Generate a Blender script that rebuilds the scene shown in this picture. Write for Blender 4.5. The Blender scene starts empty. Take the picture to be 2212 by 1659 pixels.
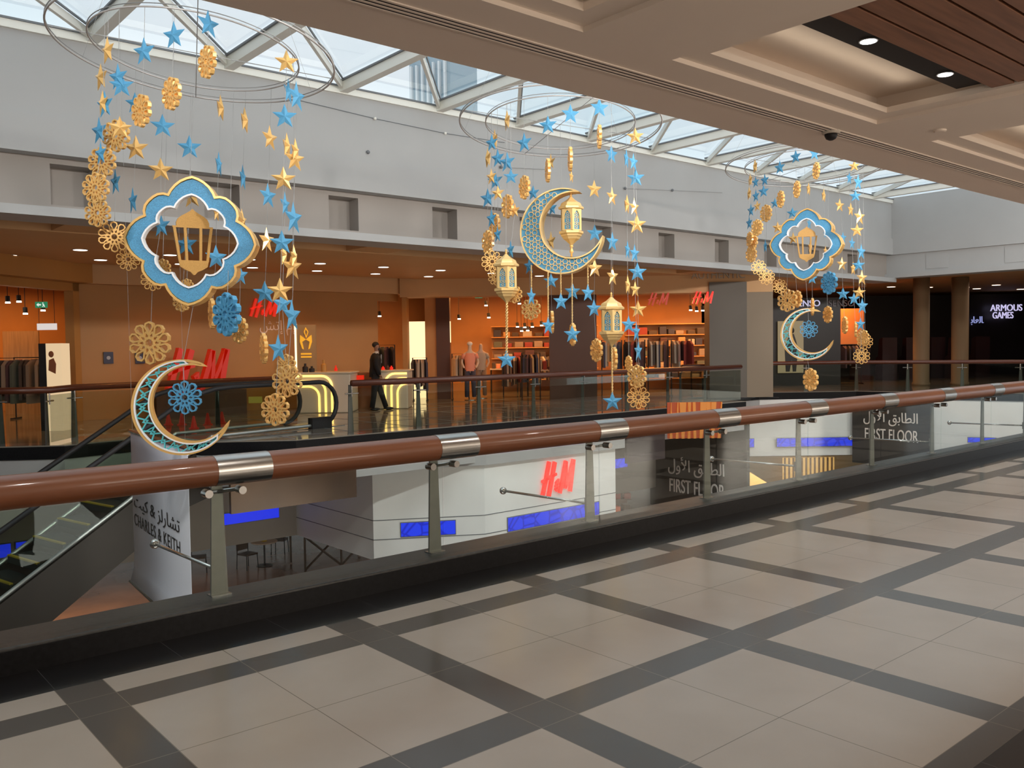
import bpy, bmesh, math, random
from mathutils import Vector, Matrix
random.seed(7)
SC = bpy.context.scene
COL = SC.collection
PI = math.pi

# ------------------------------------------------------------------ camera
CX = Vector((-1.2033, -4.0640, 1.5758))
YAW, PIT, ROL, FPX = 0.70733979, -0.04166955, -0.01427697, 1900.99
def _axes():
    cy, sy, cp, sp = math.cos(YAW), math.sin(YAW), math.cos(PIT), math.sin(PIT)
    cr, sr = math.cos(ROL), math.sin(ROL)
    f = Vector((cp*sy, cp*cy, sp)); r = Vector((cy, -sy, 0)); u = r.cross(f)
    return cr*r + sr*u, -sr*r + cr*u, f
RT, UP, FW = _axes()
cam_d = bpy.data.cameras.new('camera'); cam = bpy.data.objects.new('camera', cam_d); COL.objects.link(cam)
cam_d.sensor_width = 36.0; cam_d.lens = FPX*36.0/2212.0; cam_d.clip_start = 0.05; cam_d.clip_end = 400
m3 = Matrix((RT, UP, -FW)).transposed()
cam.matrix_world = Matrix.Translation(CX) @ m3.to_4x4()
SC.camera = cam
# ------------------------------------------------------------------ colour management, sky
vs = SC.view_settings
vs.view_transform = 'Standard'; vs.look = 'None'; vs.gamma = 1.0; vs.exposure = 0.0; vs.use_curve_mapping = False
W = bpy.data.worlds.new('world'); SC.world = W; W.use_nodes = True
nt = W.node_tree; bg = nt.nodes['Background']
tc = nt.nodes.new('ShaderNodeTexCoord'); nz = nt.nodes.new('ShaderNodeTexNoise'); rp = nt.nodes.new('ShaderNodeValToRGB')
nz.inputs['Scale'].default_value = 2.2; nz.inputs['Detail'].default_value = 3
rp.color_ramp.elements[0].position = 0.38; rp.color_ramp.elements[0].color = (0.60, 0.75, 0.83, 1)
rp.color_ramp.elements[1].position = 0.6; rp.color_ramp.elements[1].color = (0.86, 0.89, 0.93, 1)
nt.links.new(tc.outputs['Generated'], nz.inputs['Vector']); nt.links.new(nz.outputs['Fac'], rp.inputs['Fac'])
nt.links.new(rp.outputs['Color'], bg.inputs['Color'])
bg.inputs['Strength'].default_value = 1.3

def light(kind, loc, energy, color=(1, 1, 1), target=None, size=0.3, size_y=None, spot=70, blend=0.6, name=None):
    l = bpy.data.lights.new(name or (kind.lower() + '_light'), kind)
    l.energy = energy; l.color = color
    if kind == 'AREA':
        l.size = size
        if size_y: l.shape = 'RECTANGLE'; l.size_y = size_y
    elif kind == 'SPOT':
        l.spot_size = math.radians(spot); l.spot_blend = blend; l.shadow_soft_size = size
    else:
        l.shadow_soft_size = size
    o = bpy.data.objects.new(name or (kind.lower() + '_light'), l); COL.objects.link(o)
    o.location = loc
    if target is not None:
        o.rotation_euler = (Vector(target) - Vector(loc)).to_track_quat('-Z', 'Y').to_euler()
    return o
# added unseen lamps over the near soffit, brightening mobiles and far wall
FILL_LAMPS = [(-0.6, 1.35, 5.0), (5.0, 1.35, 5.0), (9.0, 1.35, 5.0), (14.0, 1.35, 5.0), (19.5, 1.35, 5.0), (25.0, 1.35, 5.0)]
for (fx, fy, fz) in FILL_LAMPS:
    light('AREA', (fx, fy + 0.14, fz - 0.02), 185, (1.0, 0.97, 0.93), (fx + 2.2, 9.5, 3.6), 0.5, 0.3)
# added area lamps out of view behind the camera, brightening floor and soffit
for sx in (-3, 5, 13, 21):
    light('AREA', (sx, -8.5, 1.9), 95 if sx < 0 else 160, (1.0, 0.86, 0.72), (sx, 0, 2.9), 5, 2)

# ------------------------------------------------------------------ geometry tools
def bp(x, y, ax, v):
    d = FW + RT*((x-1106)/FPX) - UP*((y-829.5)/FPX)
    return CX + d*((v-CX[ax])/d[ax])
def vp(x, y, t):
    return CX + (FW + RT*((x-1106)/FPX) - UP*((y-829.5)/FPX))*t

class MB:
    def __init__(s): s.v = []; s.f = []; s.m = []; s.mi = 0
    def add(s, vs, fs):
        n = len(s.v); s.v += [tuple(p) for p in vs]
        for f in fs: s.f.append([i+n for i in f]); s.m.append(s.mi)
        return s
    def box(s, a, b, M=None):
        x0, y0, z0 = [min(a[i], b[i]) for i in range(3)]; x1, y1, z1 = [max(a[i], b[i]) for i in range(3)]
        vs = [(x0,y0,z0),(x1,y0,z0),(x1,y1,z0),(x0,y1,z0),(x0,y0,z1),(x1,y0,z1),(x1,y1,z1),(x0,y1,z1)]
        if M is not None: vs = [M @ Vector(p) for p in vs]
        return s.add(vs, [(0,3,2,1),(4,5,6,7),(0,1,5,4),(1,2,6,5),(2,3,7,6),(3,0,4,7)])
    def prism(s, poly, a, b, M=None, axis='y'):
        # poly in (x,z), extruded along y from a to b   (axis 'z': poly in (x,y))
        n = len(poly)
        P = (lambda p, t: Vector((p[0], t, p[1]))) if axis == 'y' else (lambda p, t: Vector((p[0], p[1], t)))
        vs = [P(p, a) for p in poly] + [P(p, b) for p in poly]
        if M is not None: vs = [M @ q for q in vs]
        fs = [list(range(n)), list(range(2*n-1, n-1, -1))]
        fs += [(i, n+i, n+(i+1) % n, (i+1) % n) for i in range(n)]
        return s.add(vs, fs)
    def ring(s, outer, inner, a, b, M=None):
        # plate between two closed outlines of equal length, in x,z; extruded along y
        n = len(outer)
        vs = [Vector((p[0], a, p[1])) for p in outer] + [Vector((p[0], a, p[1])) for p in inner] + \
             [Vector((p[0], b, p[1])) for p in outer] + [Vector((p[0], b, p[1])) for p in inner]
        if M is not None: vs = [M @ q for q in vs]
        fs = []
        for i in range(n):
            j = (i+1) % n
            fs += [(i, j, n+j, n+i), (2*n+j, 2*n+i, 3*n+i, 3*n+j), (i, 2*n+i, 2*n+j, j), (n+i, n+j, 3*n+j, 3*n+i)]
        return s.add(vs, fs)
    def ribbon(s, pts, w, a, b, closed=True, M=None):
        # mitred flat bar following pts (x,z), width w, between y=a and y=b
        n = len(pts); P = [Vector((p[0], p[1])) for p in pts]; L = []; R = []
        for i in range(n):
            if closed: p0, p1, p2 = P[i-1], P[i], P[(i+1) % n]
            else: p0, p1, p2 = P[max(i-1, 0)], P[i], P[min(i+1, n-1)]
            d1 = (p1-p0); d2 = (p2-p1)
            if d1.length < 1e-9: d1 = d2
            if d2.length < 1e-9: d2 = d1
            d1 = d1.normalized(); d2 = d2.normalized()
            n1 = Vector((-d1.y, d1.x)); n2 = Vector((-d2.y, d2.x)); m = n1+n2
            m = m.normalized() if m.length > 1e-6 else n1
            k = w/2/max(m.dot(n1), 0.45)
            L.append(p1+m*k); R.append(p1-m*k)
        if closed: return s.ring(L, R, a, b, M)
        vs = [Vector((q.x, y, q.y)) for y in (a, b) for q in L+R]
        if M is not None: vs = [M @ q for q in vs]
        fs = []
        for i in range(n-1):
            fs += [(i, i+1, n+i+1, n+i), (2*n+i+1, 2*n+i, 3*n+i, 3*n+i+1), (i, 2*n+i, 2*n+i+1, i+1), (n+i, n+i+1, 3*n+i+1, 3*n+i)]
        fs += [(0, n, 3*n, 2*n), (n-1, 3*n-1, 4*n-1, 2*n-1)]
        return s.add(vs, fs)
    def tube(s, pts, r, n=8, closed=False, caps=True, r2=None):
        P = [Vector(p) for p in pts]; k = len(P); rings = []
        prev = None
        for i in range(k):
            if closed: t = P[(i+1) % k]-P[i-1]
            else: t = P[min(i+1, k-1)]-P[max(i-1, 0)]
            t.normalize()
            ref = prev if prev is not None else (Vector((0, 0, 1)) if abs(t.z) < 0.9 else Vector((1, 0, 0)))
            a = (ref - t*ref.dot(t)).normalized(); prev = a; b = t.cross(a)
            rr = r if not isinstance(r, (list, tuple)) else r[i]
            rb = rr if r2 is None else r2
            rings.append([P[i]+a*(rr*math.cos(2*PI*j/n))+b*(rb*math.sin(2*PI*j/n)) for j in range(n)])
        vs = [p for R in rings for p in R]; fs = []
        for i in range(k if closed else k-1):
            for j in range(n):
                i2 = (i+1) % k; j2 = (j+1) % n
                fs.append((i*n+j, i*n+j2, i2*n+j2, i2*n+j))
        if not closed and caps: fs += [list(range(n-1, -1, -1)), [(k-1)*n+j for j in range(n)]]
        return s.add(vs, fs)
    def lathe(s, prof, n=16, M=None, rot=0, caps=True):
        # prof list of (r,z)
        vs = []
        for r, z in prof:
            for j in range(n):
                a = 2*PI*j/n+rot; vs.append(Vector((r*math.cos(a), r*math.sin(a), z)))
        if M is not None: vs = [M @ q for q in vs]
        fs = []
        for i in range(len(prof)-1):
            for j in range(n):
                fs.append((i*n+j, i*n+(j+1) % n, (i+1)*n+(j+1) % n, (i+1)*n+j))
        if caps: fs += [list(range(n-1, -1, -1)), [(len(prof)-1)*n+j for j in range(n)]]
        return s.add(vs, fs)
    def sphere(s, c, r, n=10, sc=(1, 1, 1)):
        prof = [(max(r*math.sin(PI*i/n), 1e-4), -r*math.cos(PI*i/n)) for i in range(n+1)]
        return s.lathe(prof, n*2 if n < 8 else 14, Matrix.Translation(Vector(c)) @ Matrix.Diagonal((sc[0], sc[1], sc[2], 1)))
    def mesh(s, name, mats, smooth=False):
        me = bpy.data.meshes.new(name); me.from_pydata(s.v, [], s.f)
        if not isinstance(mats, (list, tuple)): mats = [mats]
        for m in mats: me.materials.append(m)
        bm = bmesh.new(); bm.from_mesh(me); bmesh.ops.recalc_face_normals(bm, faces=bm.faces); bm.to_mesh(me); bm.free()
        for p, i in zip(me.polygons, s.m):
            p.material_index = i; p.use_smooth = smooth
        return me
    def build(s, name, mats, parent=None, smooth=False):
        return link(name, s.mesh(name, mats, smooth), parent)

def link(name, me, parent=None):
    o = bpy.data.objects.new(name, me); COL.objects.link(o)
    if parent is not None: o.parent = parent
    return o
def tag(o, label=None, cat=None, group=None, kind=None):
    if label: o['label'] = label
    if cat: o['category'] = cat
    if group: o['group'] = group
    if kind: o['kind'] = kind
    return o
def thing(name, label, cat, loc=(0, 0, 0), group=None, rotz=0):
    o = bpy.data.objects.new(name, None); COL.objects.link(o); o.location = loc; o.rotation_euler = (0, 0, rotz)
    o.empty_display_size = 0.1
    return tag(o, label, cat, group)
def struct(o): o['kind'] = 'structure'; return o
def smooth_by_angle(o, deg=40):
    for p in o.data.polygons: p.use_smooth = True
    o.data.set_sharp_from_angle(angle=math.radians(deg)) if hasattr(o.data, 'set_sharp_from_angle') else None
    return o
def bevel(o, w=0.01, seg=2):
    m = o.modifiers.new('bevel', 'BEVEL'); m.width = w; m.segments = seg; m.limit_method = 'ANGLE'; return o
def local(parent_loc, rotz=0):
    return (Matrix.Translation(Vector(parent_loc)) @ Matrix.Rotation(rotz, 4, 'Z')).inverted()

# ------------------------------------------------------------------ materials
def mat(name, col, rough=0.6, metal=0.0, emit=None, estr=0.0, noise=0.0, nscale=8.0, spec=0.5, bump=0.0, stretch=None, coat=0.0):
    m = bpy.data.materials.new(name); m.use_nodes = True; t = m.node_tree; b = t.nodes['Principled BSDF']
    b.inputs['Base Color'].default_value = (*col, 1); b.inputs['Roughness'].default_value = rough
    b.inputs['Metallic'].default_value = metal; b.inputs['Specular IOR Level'].default_value = spec
    if coat: b.inputs['Coat Weight'].default_value = coat; b.inputs['Coat Roughness'].default_value = 0.08
    if emit is not None:
        b.inputs['Emission Color'].default_value = (*emit, 1); b.inputs['Emission Strength'].default_value = estr
    if noise or bump:
        c = t.nodes.new('ShaderNodeTexCoord'); mp = t.nodes.new('ShaderNodeMapping'); n = t.nodes.new('ShaderNodeTexNoise')
        n.inputs['Scale'].default_value = nscale; n.inputs['Detail'].default_value = 4
        if stretch: mp.inputs['Scale'].default_value = stretch
        t.links.new(c.outputs['Object'], mp.inputs['Vector']); t.links.new(mp.outputs['Vector'], n.inputs['Vector'])
        if noise:
            r = t.nodes.new('ShaderNodeValToRGB')
            r.color_ramp.elements[0].position = 0.3; r.color_ramp.elements[1].position = 0.7
            r.color_ramp.elements[0].color = (*[max(0, c_*(1-noise)) for c_ in col], 1)
            r.color_ramp.elements[1].color = (*[min(1, c_*(1+noise)) for c_ in col], 1)
            t.links.new(n.outputs['Fac'], r.inputs['Fac']); t.links.new(r.outputs['Color'], b.inputs['Base Color'])
        if bump:
            bn = t.nodes.new('ShaderNodeBump'); bn.inputs['Strength'].default_value = bump; bn.inputs['Distance'].default_value = 0.01
            t.links.new(n.outputs['Fac'], bn.inputs['Height']); t.links.new(bn.outputs['Normal'], b.inputs['Normal'])
    return m
def emis(name, col, s): return mat(name, (0.02, 0.02, 0.02), 0.5, emit=col, estr=s)
def glass_mat(name, tint=(0.93, 0.97, 0.96), rough=0.0, refl=0.10):
    m = bpy.data.materials.new(name); m.use_nodes = True; t = m.node_tree
    for n in list(t.nodes):
        if n.type != 'OUTPUT_MATERIAL': t.nodes.remove(n)
    out = [n for n in t.nodes if n.type == 'OUTPUT_MATERIAL'][0]
    tr = t.nodes.new('ShaderNodeBsdfTransparent'); tr.inputs[0].default_value = (*tint, 1)
    gl = t.nodes.new('ShaderNodeBsdfGlossy'); gl.inputs['Roughness'].default_value = rough
    fr = t.nodes.new('ShaderNodeFresnel'); fr.inputs['IOR'].default_value = 1.42
    mx = t.nodes.new('ShaderNodeMixShader')
    mu = t.nodes.new('ShaderNodeMath'); mu.operation = 'MULTIPLY'; mu.inputs[1].default_value = refl*8
    mu.use_clamp = True
    t.links.new(fr.outputs[0], mu.inputs[0]); t.links.new(mu.outputs[0], mx.inputs[0])
    t.links.new(tr.outputs[0], mx.inputs[1]); t.links.new(gl.outputs[0], mx.inputs[2]); t.links.new(mx.outputs[0], out.inputs[0])
    return m

def floor_material():
    m = bpy.data.materials.new('floor_tiles'); m.use_nodes = True; t = m.node_tree; b = t.nodes['Principled BSDF']
    N = t.nodes.new; Lk = t.links.new
    g = N('ShaderNodeNewGeometry'); sp = N('ShaderNodeSeparateXYZ'); Lk(g.outputs['Position'], sp.inputs[0])
    def M(op, a, b_=None, c=None):
        n = N('ShaderNodeMath'); n.operation = op
        for i, v in enumerate((a, b_, c)):
            if v is None: continue
            if isinstance(v, (int, float)): n.inputs[i].default_value = v
            else: Lk(v, n.inputs[i])
        return n.outputs[0]
    X = sp.outputs[0]; Y = sp.outputs[1]; PERIOD = 1.4098
    u = M('MODULO', M('ADD', X, PERIOD*20), PERIOD)
    vy = M('MULTIPLY', Y, -1)
    v = M('MODULO', M('ADD', vy, PERIOD*20), PERIOD)
    inu = M('LESS_THAN', u, 1.2); inv = M('LESS_THAN', v, 1.2)
    zone_main = M('MULTIPLY', M('GREATER_THAN', vy, 0.0), M('LESS_THAN', vy, 2.62))
    strip = M('MULTIPLY', M('GREATER_THAN', Y, 0.2098), M('LESS_THAN', Y, 0.4265))
    beige = M('ADD', M('MULTIPLY', M('MULTIPLY', inu, inv), zone_main), M('MULTIPLY', inu, strip))
    # behind the dark line the pattern goes on
    back = M('GREATER_THAN', vy, 3.7)
    beige = M('ADD', beige, M('MULTIPLY', M('MULTIPLY', inu, inv), back))
    beige = M('MINIMUM', beige, 1.0)
    black = M('ADD', M('GREATER_THAN', Y, 0.4265), M('MULTIPLY', M('GREATER_THAN', vy, 2.735), M('LESS_THAN', vy, 3.2)))
    def line(coord, at, w): return M('LESS_THAN', M('ABSOLUTE', M('SUBTRACT', coord, at)), w)
    jt = M('ADD', M('ADD', line(u, 0.6, 0.0022), line(v, 0.6, 0.0022)), M('ADD', line(u, 1.2, 0.0016), line(u, 0.002, 0.0016)))
    jt = M('ADD', jt, M('ADD', line(v, 1.2, 0.0016), line(v, 0.002, 0.0016)))
    ub = M('MODULO', M('ADD', X, 60.4), 0.605)
    jb = M('MULTIPLY', line(ub, 0.3, 0.0018), 1.0)
    nz = N('ShaderNodeTexNoise'); nz.inputs['Scale'].default_value = 1.7; nz.inputs['Detail'].default_value = 6
    Lk(g.outputs['Position'], nz.inputs['Vector'])
    rb = N('ShaderNodeValToRGB'); rb.color_ramp.elements[0].position = .3; rb.color_ramp.elements[1].position = .75
    rb.color_ramp.elements[0].color = (0.345, 0.308, 0.268, 1); rb.color_ramp.elements[1].color = (0.39, 0.355, 0.315, 1)
    Lk(nz.outputs['Fac'], rb.inputs['Fac'])
    def mix(f, a, b_):
        n = N('ShaderNodeMix'); n.data_type = 'RGBA'
        Lk(f, n.inputs[0])
        for i, q in ((6, a), (7, b_)):
            if isinstance(q, tuple): n.inputs[i].default_value = (*q, 1)
            else: Lk(q, n.inputs[i])
        return n.outputs[2]
    c = mix(beige, (0.072, 0.066, 0.06), rb.outputs['Color'])
    c = mix(M('MINIMUM', jt, 1.0), c, (0.16, 0.14, 0.115))
    c = mix(M('MINIMUM', black, 1.0), c, mix(M('MINIMUM', jb, 1.0), (0.010, 0.010, 0.011), (0.045, 0.045, 0.05)))
    Lk(c, b.inputs['Base Color'])
    b.inputs['Roughness'].default_value = 0.17; b.inputs['Specular IOR Level'].default_value = 0.36
    return m

M_floor = floor_material()
M_white = mat('painted_white', (0.40, 0.40, 0.395), 0.6, noise=0.02, nscale=1.5)
M_cream = mat('painted_cream', (0.60, 0.54, 0.46), 0.65, noise=0.02, nscale=2)
M_ceil = mat('ceiling_paint', (0.86, 0.75, 0.65), 0.7, noise=0.02, nscale=1)
M_black = mat('black_granite', (0.006, 0.006, 0.007), 0.35, noise=0.4, nscale=40, spec=0.2)
M_grayst = mat('grey_granite', (0.030, 0.031, 0.030), 0.35, spec=0.3, noise=0.3, nscale=30)
M_dark = mat('dark_paint', (0.012, 0.012, 0.014), 0.6)
M_steel = mat('brushed_steel', (0.46, 0.45, 0.43), 0.25, 1.0, noise=0.06, nscale=60, stretch=(0.1, 1, 1))
M_post = mat('satin_steel_post', (0.22, 0.215, 0.19), 0.42, 0.7, noise=0.05, nscale=20)
M_wood = mat('varnished_handrail_wood', (0.195, 0.064, 0.023), 0.40, noise=0.14, nscale=9, stretch=(0.12, 1, 1), coat=0.4)
M_slat = mat('wood_slat', (0.27, 0.125, 0.072), 0.5, noise=0.22, nscale=10, stretch=(0.15, 2, 1))
M_gold = mat('polished_gold', (0.90, 0.54, 0.18), 0.30, 0.3, noise=0.03, nscale=4)
M_goldp = mat('gold_paint', (0.52, 0.28, 0.07), 0.55, 0.1, noise=0.10, nscale=60)
M_goldd = mat('satin_gold', (0.82, 0.56, 0.23), 0.36, 0.3)
M_whiteline = mat('white_acrylic_edge', (0.92, 0.92, 0.92), 0.4)
M_turq = mat('turquoise_lacquer', (0.11, 0.54, 0.58), 0.4)
M_blue = mat('blue_glitter', (0.080, 0.32, 0.54), 0.55, 0.0, noise=0.16, nscale=70, bump=0.3)
M_blued = mat('blue_glitter_plate', (0.080, 0.31, 0.53), 0.5, 0.0, noise=0.28, nscale=90, bump=0.3)
M_glass = glass_mat('clear_glass', (0.93, 0.96, 0.95), refl=0.018)
M_skyglass = glass_mat('skylight_glass', (0.90, 0.95, 0.97), refl=0.04)
M_shopglass = glass_mat('shop_glass', (0.92, 0.94, 0.93), refl=0.08)
M_mull = mat('skylight_frame_paint', (0.80, 0.79, 0.72), 0.5)
M_mulld = mat('skylight_gasket', (0.16, 0.17, 0.18), 0.6)
M_wire = mat('thin_steel_wire', (0.34, 0.34, 0.335), 0.6, 0.0)
M_hoop = mat('hoop_painted_metal', (0.50, 0.47, 0.45), 0.4, 0.3)
M_red = mat('red_sign_plastic', (0.75, 0.02, 0.01), 0.35, emit=(1.0, 0.03, 0.01), estr=0.45)
M_bluescr = mat('blue_led_screen', (0.01, 0.01, 0.1), 0.4, emit=(0.01, 0.035, 1.0), estr=0.8)
M_lamp = emis('lamp_white', (1.0, 0.97, 0.95), 6.0)
M_lampw = emis('lamp_warm', (1.0, 0.80, 0.62), 3.2)

# LED band with a woven line pattern
def led_pattern():
    m = mat('blue_led_lattice', (0.01, 0.01, 0.08), 0.4, emit=(0.01, 0.04, 1.0), estr=0.8)
    t = m.node_tree; b = t.nodes['Principled BSDF']; c = t.nodes.new('ShaderNodeTexCoord')
    v = t.nodes.new('ShaderNodeTexVoronoi'); v.feature = 'DISTANCE_TO_EDGE'; v.inputs['Scale'].default_value = 4.0
    r = t.nodes.new('ShaderNodeValToRGB'); r.color_ramp.elements[0].position = 0.0; r.color_ramp.elements[1].position = 0.12
    r.color_ramp.elements[0].color = (0.0, 0.01, 0.55, 1); r.color_ramp.elements[1].color = (0.01, 0.05, 1.0, 1)
    t.links.new(c.outputs['Object'], v.inputs['Vector']); t.links.new(v.outputs['Distance'], r.inputs['Fac'])
    t.links.new(r.outputs['Color'], b.inputs['Emission Color'])
    return m
M_led = led_pattern()

def text_mb(body, h, depth=0.02, spacing=1.0, M=None, xs=1.0, center=True, fit=None):
    """letters as mesh lying in x,z (upright), facing -y; h = cap height"""
    c = bpy.data.curves.new('t', 'FONT'); c.body = body; c.size = 1.0; c.extrude = 0.0; c.space_character = spacing
    o = bpy.data.objects.new('t', c); COL.objects.link(o); bpy.context.view_layer.update()
    dg = bpy.context.evaluated_depsgraph_get(); me = bpy.data.meshes.new_from_object(o.evaluated_get(dg))
    s = h/0.70
    xsv = [v.co.x for v in me.vertices]; x0 = (min(xsv)+max(xsv))/2 if center else min(xsv)
    if fit: xs = fit/((max(xsv)-min(xsv))*s)
    mb = MB()
    bm = bmesh.new(); bm.from_mesh(me)
    bmesh.ops.remove_doubles(bm, verts=bm.verts, dist=1e-4)
    ret = bmesh.ops.extrude_face_region(bm, geom=list(bm.faces))
    for e in ret['geom']:
        if isinstance(e, bmesh.types.BMVert): e.co.z -= depth/s
    bm.verts.index_update()
    vs = [Vector(((v.co.x-x0)*s*xs, -v.co.z*s, v.co.y*s)) for v in bm.verts]
    if M is not None: vs = [M @ q for q in vs]
    mb.add(vs, [[v.index for v in f.verts] for f in bm.faces]); bm.free()
    bpy.data.objects.remove(o); bpy.data.curves.remove(c)
    return mb
# Arabic words written with their joined letter forms, laid out left to right
AR_ALTABIQ = ''.join(reversed('\ufe8d\ufedf\ufec4\ufe8e\ufe91\ufed6'))
AR_ALAWAL = ''.join(reversed('\ufe8d\ufef7\ufeed\ufedd'))
AR_CHARLES = ''.join(reversed('\ufe97\ufeb8\ufe8e\ufead\ufedf\ufeb0'))
AR_KEITH = ''.join(reversed('\ufedb\ufef4\ufe96'))
AR_HM = ''.join(reversed('\ufe87\ufe97\ufeb6')) 
AR_GAMES = ''.join(reversed('\ufe8e\ufedf\ufecc\ufe8e\ufe91'))

# ================================================================== NEAR WALKWAY
mb = MB().box((-8, -10, -0.35), (32, 0.80, 0.0)); struct(mb.build('floor', M_floor))
mb = MB().box((-8, 0.80, -0.35), (32, 1.14, 0.135)); o = struct(mb.build('trim_1', M_grayst)); bevel(o, 0.012, 3)
mb = MB().box((-8, 0.792, 0.0), (32, 0.80, 0.118)); struct(mb.build('trim_2', M_black))
# fascia under the near slab
mb = MB().box((-8, 1.0, -1.6), (32, 1.12, -0.35)); struct(mb.build('wall_slab_edge', M_white))

# ---- near ceiling: soffit z=3.6 with coffers
ZC = 3.6
coffers = [(-4.5, -1.55), (-0.6, 2.92), (3.81, 6.78), (7.9, 10.87), (11.99, 14.96), (16.1, 19.05), (20.2, 23.1), (24.3, 27.2)]
YF = 0.0; YB = -3.6
def ceiling_near():
    m = MB()
    m.box((-8, YF, ZC), (32, 1.0, ZC+0.5))
    m.box((-8, -10, ZC), (32, YB, ZC+0.5))
    xs = [-8] + [v for c in coffers for v in c] + [32]
    for i in range(0, len(xs), 2): m.box((xs[i], YB, ZC), (xs[i+1], YF, ZC+0.5))
    m.box((-8, -10, ZC+0.5), (32, 1.0, ZC+0.6))
    return m
struct(ceiling_near().build('ceiling', M_ceil))
def coffer_step():
    m = MB(); 
    for (a, b) in coffers:
        w = 0.19; z0, z1 = ZC+0.035, ZC+0.30
        # first shallow step, then upright cheeks leaning inwards
        m.box((a, YF-w, z0), (b, YF, z0+0.05)); m.box((a, YB, z0), (b, YB+w, z0+0.05))
        m.box((a, YB+w, z0), (a+w, YF-w, z0+0.05)); m.box((b-w, YB+w, z0), (b, YF-w, z0+0.05))
        m.box((a, YB, ZC+0.24), (b, YF, ZC+0.30))
    return m
struct(coffer_step().build('trim_3', M_ceil))
# wood slat rafts in the coffers
def raft(a, b, label):
    t = thing('slatted_ceiling_panel', label, 'ceiling panel', ((a+b)/2, -2.2, ZC+0.05), 'slatted wooden ceiling panels')
    hx = (b-a)/2-0.20; ly0, ly1 = -1.15, 1.40
    p = MB().box((-hx, ly1-0.27, 0.055), (hx, ly1, 0.075)); p.box((-hx, ly0, 0.09), (hx, ly1, 0.12)); p.build('black_backing', M_dark, t)
    y = ly1-0.28; k = 0; s = MB()
    while y > ly0:
        s.box((-hx, y-0.172, 0.0), (hx, y, 0.03)); y -= 0.20
    s.build('slats', M_slat, t)
    return t
raft_names = {2: 'wooden slat ceiling panel with two lit downlights in its black edge strip', 3: 'wooden slat ceiling panel at the right edge, in the coffer past the dome camera'}
for i, (a, b) in enumerate(coffers):
    if i in (2, 3): raft(a, b, raft_names[i])
# downlights in the black strip
def downlight(loc, r, label, group, m, strength=None, color=(1, 1, 1), spot=95):
    t = thing('downlight', label, 'ceiling light', loc, group)
    MB().lathe([(r*0.98, -0.004), (r*1.18, -0.006), (r*1.2, 0.0), (r*0.98, 0.01)], 20, caps=False).build('trim_ring', M_white, t)
    MB().lathe([(r*0.99, -0.008), (r*0.99, 0.004)], 20).build('lens', m, t)
    if strength:
        light('SPOT', (loc[0], loc[1], loc[2]-0.02), strength, color, (loc[0], loc[1], 0), 0.05, spot=spot, blend=0.8)
    return t
downlight((4.83, -0.93, ZC+0.10), 0.055, 'lit round downlight in the black ceiling strip, nearer the camera', 'downlights in the black strip', M_lamp, 105, (1.0, 0.91, 0.82), 125)
downlight((6.06, -0.93, ZC+0.10), 0.055, 'lit round downlight in the black ceiling strip, farther from the camera', 'downlights in the black strip', M_lamp, 105, (1.0, 0.91, 0.82), 125)
for x in (-3.6, -2.3, 0.4, 1.7, 8.9, 10.1, 13, 14.2, 17.5, 21.5, 25.5):   # the same downlights along the walkway, out of view
    light('SPOT', (x, -0.93, ZC+0.02), 60 if x < 3 else 105, (1.0, 0.91, 0.82), (x, -0.93, 0), 0.05, spot=120, blend=0.8)
# linear air slot in the soffit
t = thing('linear_air_slot', 'long dark linear air slot running along the soffit beside the atrium', 'air vent', (12, 0.40, ZC))
m = MB()
for k in range(3): m.box((-20, -0.055+k*0.045, -0.007), (20, -0.035+k*0.045, -0.001))
m.build('slot', M_dark, t)
m = MB()
for k in range(4): m.box((-20, -0.078+k*0.045, -0.010), (20, -0.058+k*0.045, -0.001))
m.build('blade', M_ceil, t)
# added hidden lamps inside the coffers, put in to brighten the trays
for (a, b) in coffers[1:6]:
    light('AREA', ((a+b)/2, -0.42, ZC+0.09), 1.1, (1.0, 0.86, 0.68), ((a+b)/2, -0.75, ZC+0.6), b-a-0.6, 0.12)
# dome camera
p = bp(1795, 283, 2, ZC)
t = thing('dome_camera', 'small dark dome security camera under the near soffit', 'security camera', (p.x, p.y, ZC))
MB().lathe([(0.085, 0), (0.085, -0.02), (0.075, -0.03)], 20).build('mount', M_cream, t)
MB().lathe([(0.06, -0.03), (0.058, -0.05), (0.045, -0.075), (0.02, -0.088), (0.001, -0.09)], 20).build('dome', M_dark, t, True)
p = bp(2030, 281, 2, ZC)
t = thing('smoke_detector', 'flat pale disc detector on the soffit right of the dome camera', 'smoke detector', (p.x, p.y, ZC))
MB().lathe([(0.06, 0), (0.06, -0.012), (0.045, -0.02)], 20).build('body', M_ceil, t)

# ---- near balustrade
YG = 0.885
XJ = [0.82 + 1.565*k for k in range(-3, 18)]
t = thing('glass_balustrade', 'near glass balustrade panels standing on the dark kerb below the wooden handrail', 'balustrade', (0, YG, 0.135))
for k in range(len(XJ)-1):
    MB().box((XJ[k]+0.006, -0.006, -0.02), (XJ[k+1]-0.006, 0.006, 0.66)).build('glass_panel', M_glass, t)
def rail_section(x0, x1):
    m = MB(); n = 20; sec = []
    for j in range(n):
        a = 2*PI*j/n; sec.append((0.095*math.cos(a), 0.090*math.sin(a) if math.sin(a) > -0.9 else -0.081))
    vs = [(x0, p[0], p[1]) for p in sec]+[(x1, p[0], p[1]) for p in sec]
    fs = [list(range(n)), list(range(2*n-1, n-1, -1))]+[(i, (i+1) % n, n+(i+1) % n, n+i) for i in range(n)]
    return m.add(vs, fs)
ZR = 0.885
t = thing('handrail', 'thick varnished wooden handrail with steel joint sleeves on the near balustrade', 'handrail', (0, 0.90, ZR))
prev = -8.0
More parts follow.
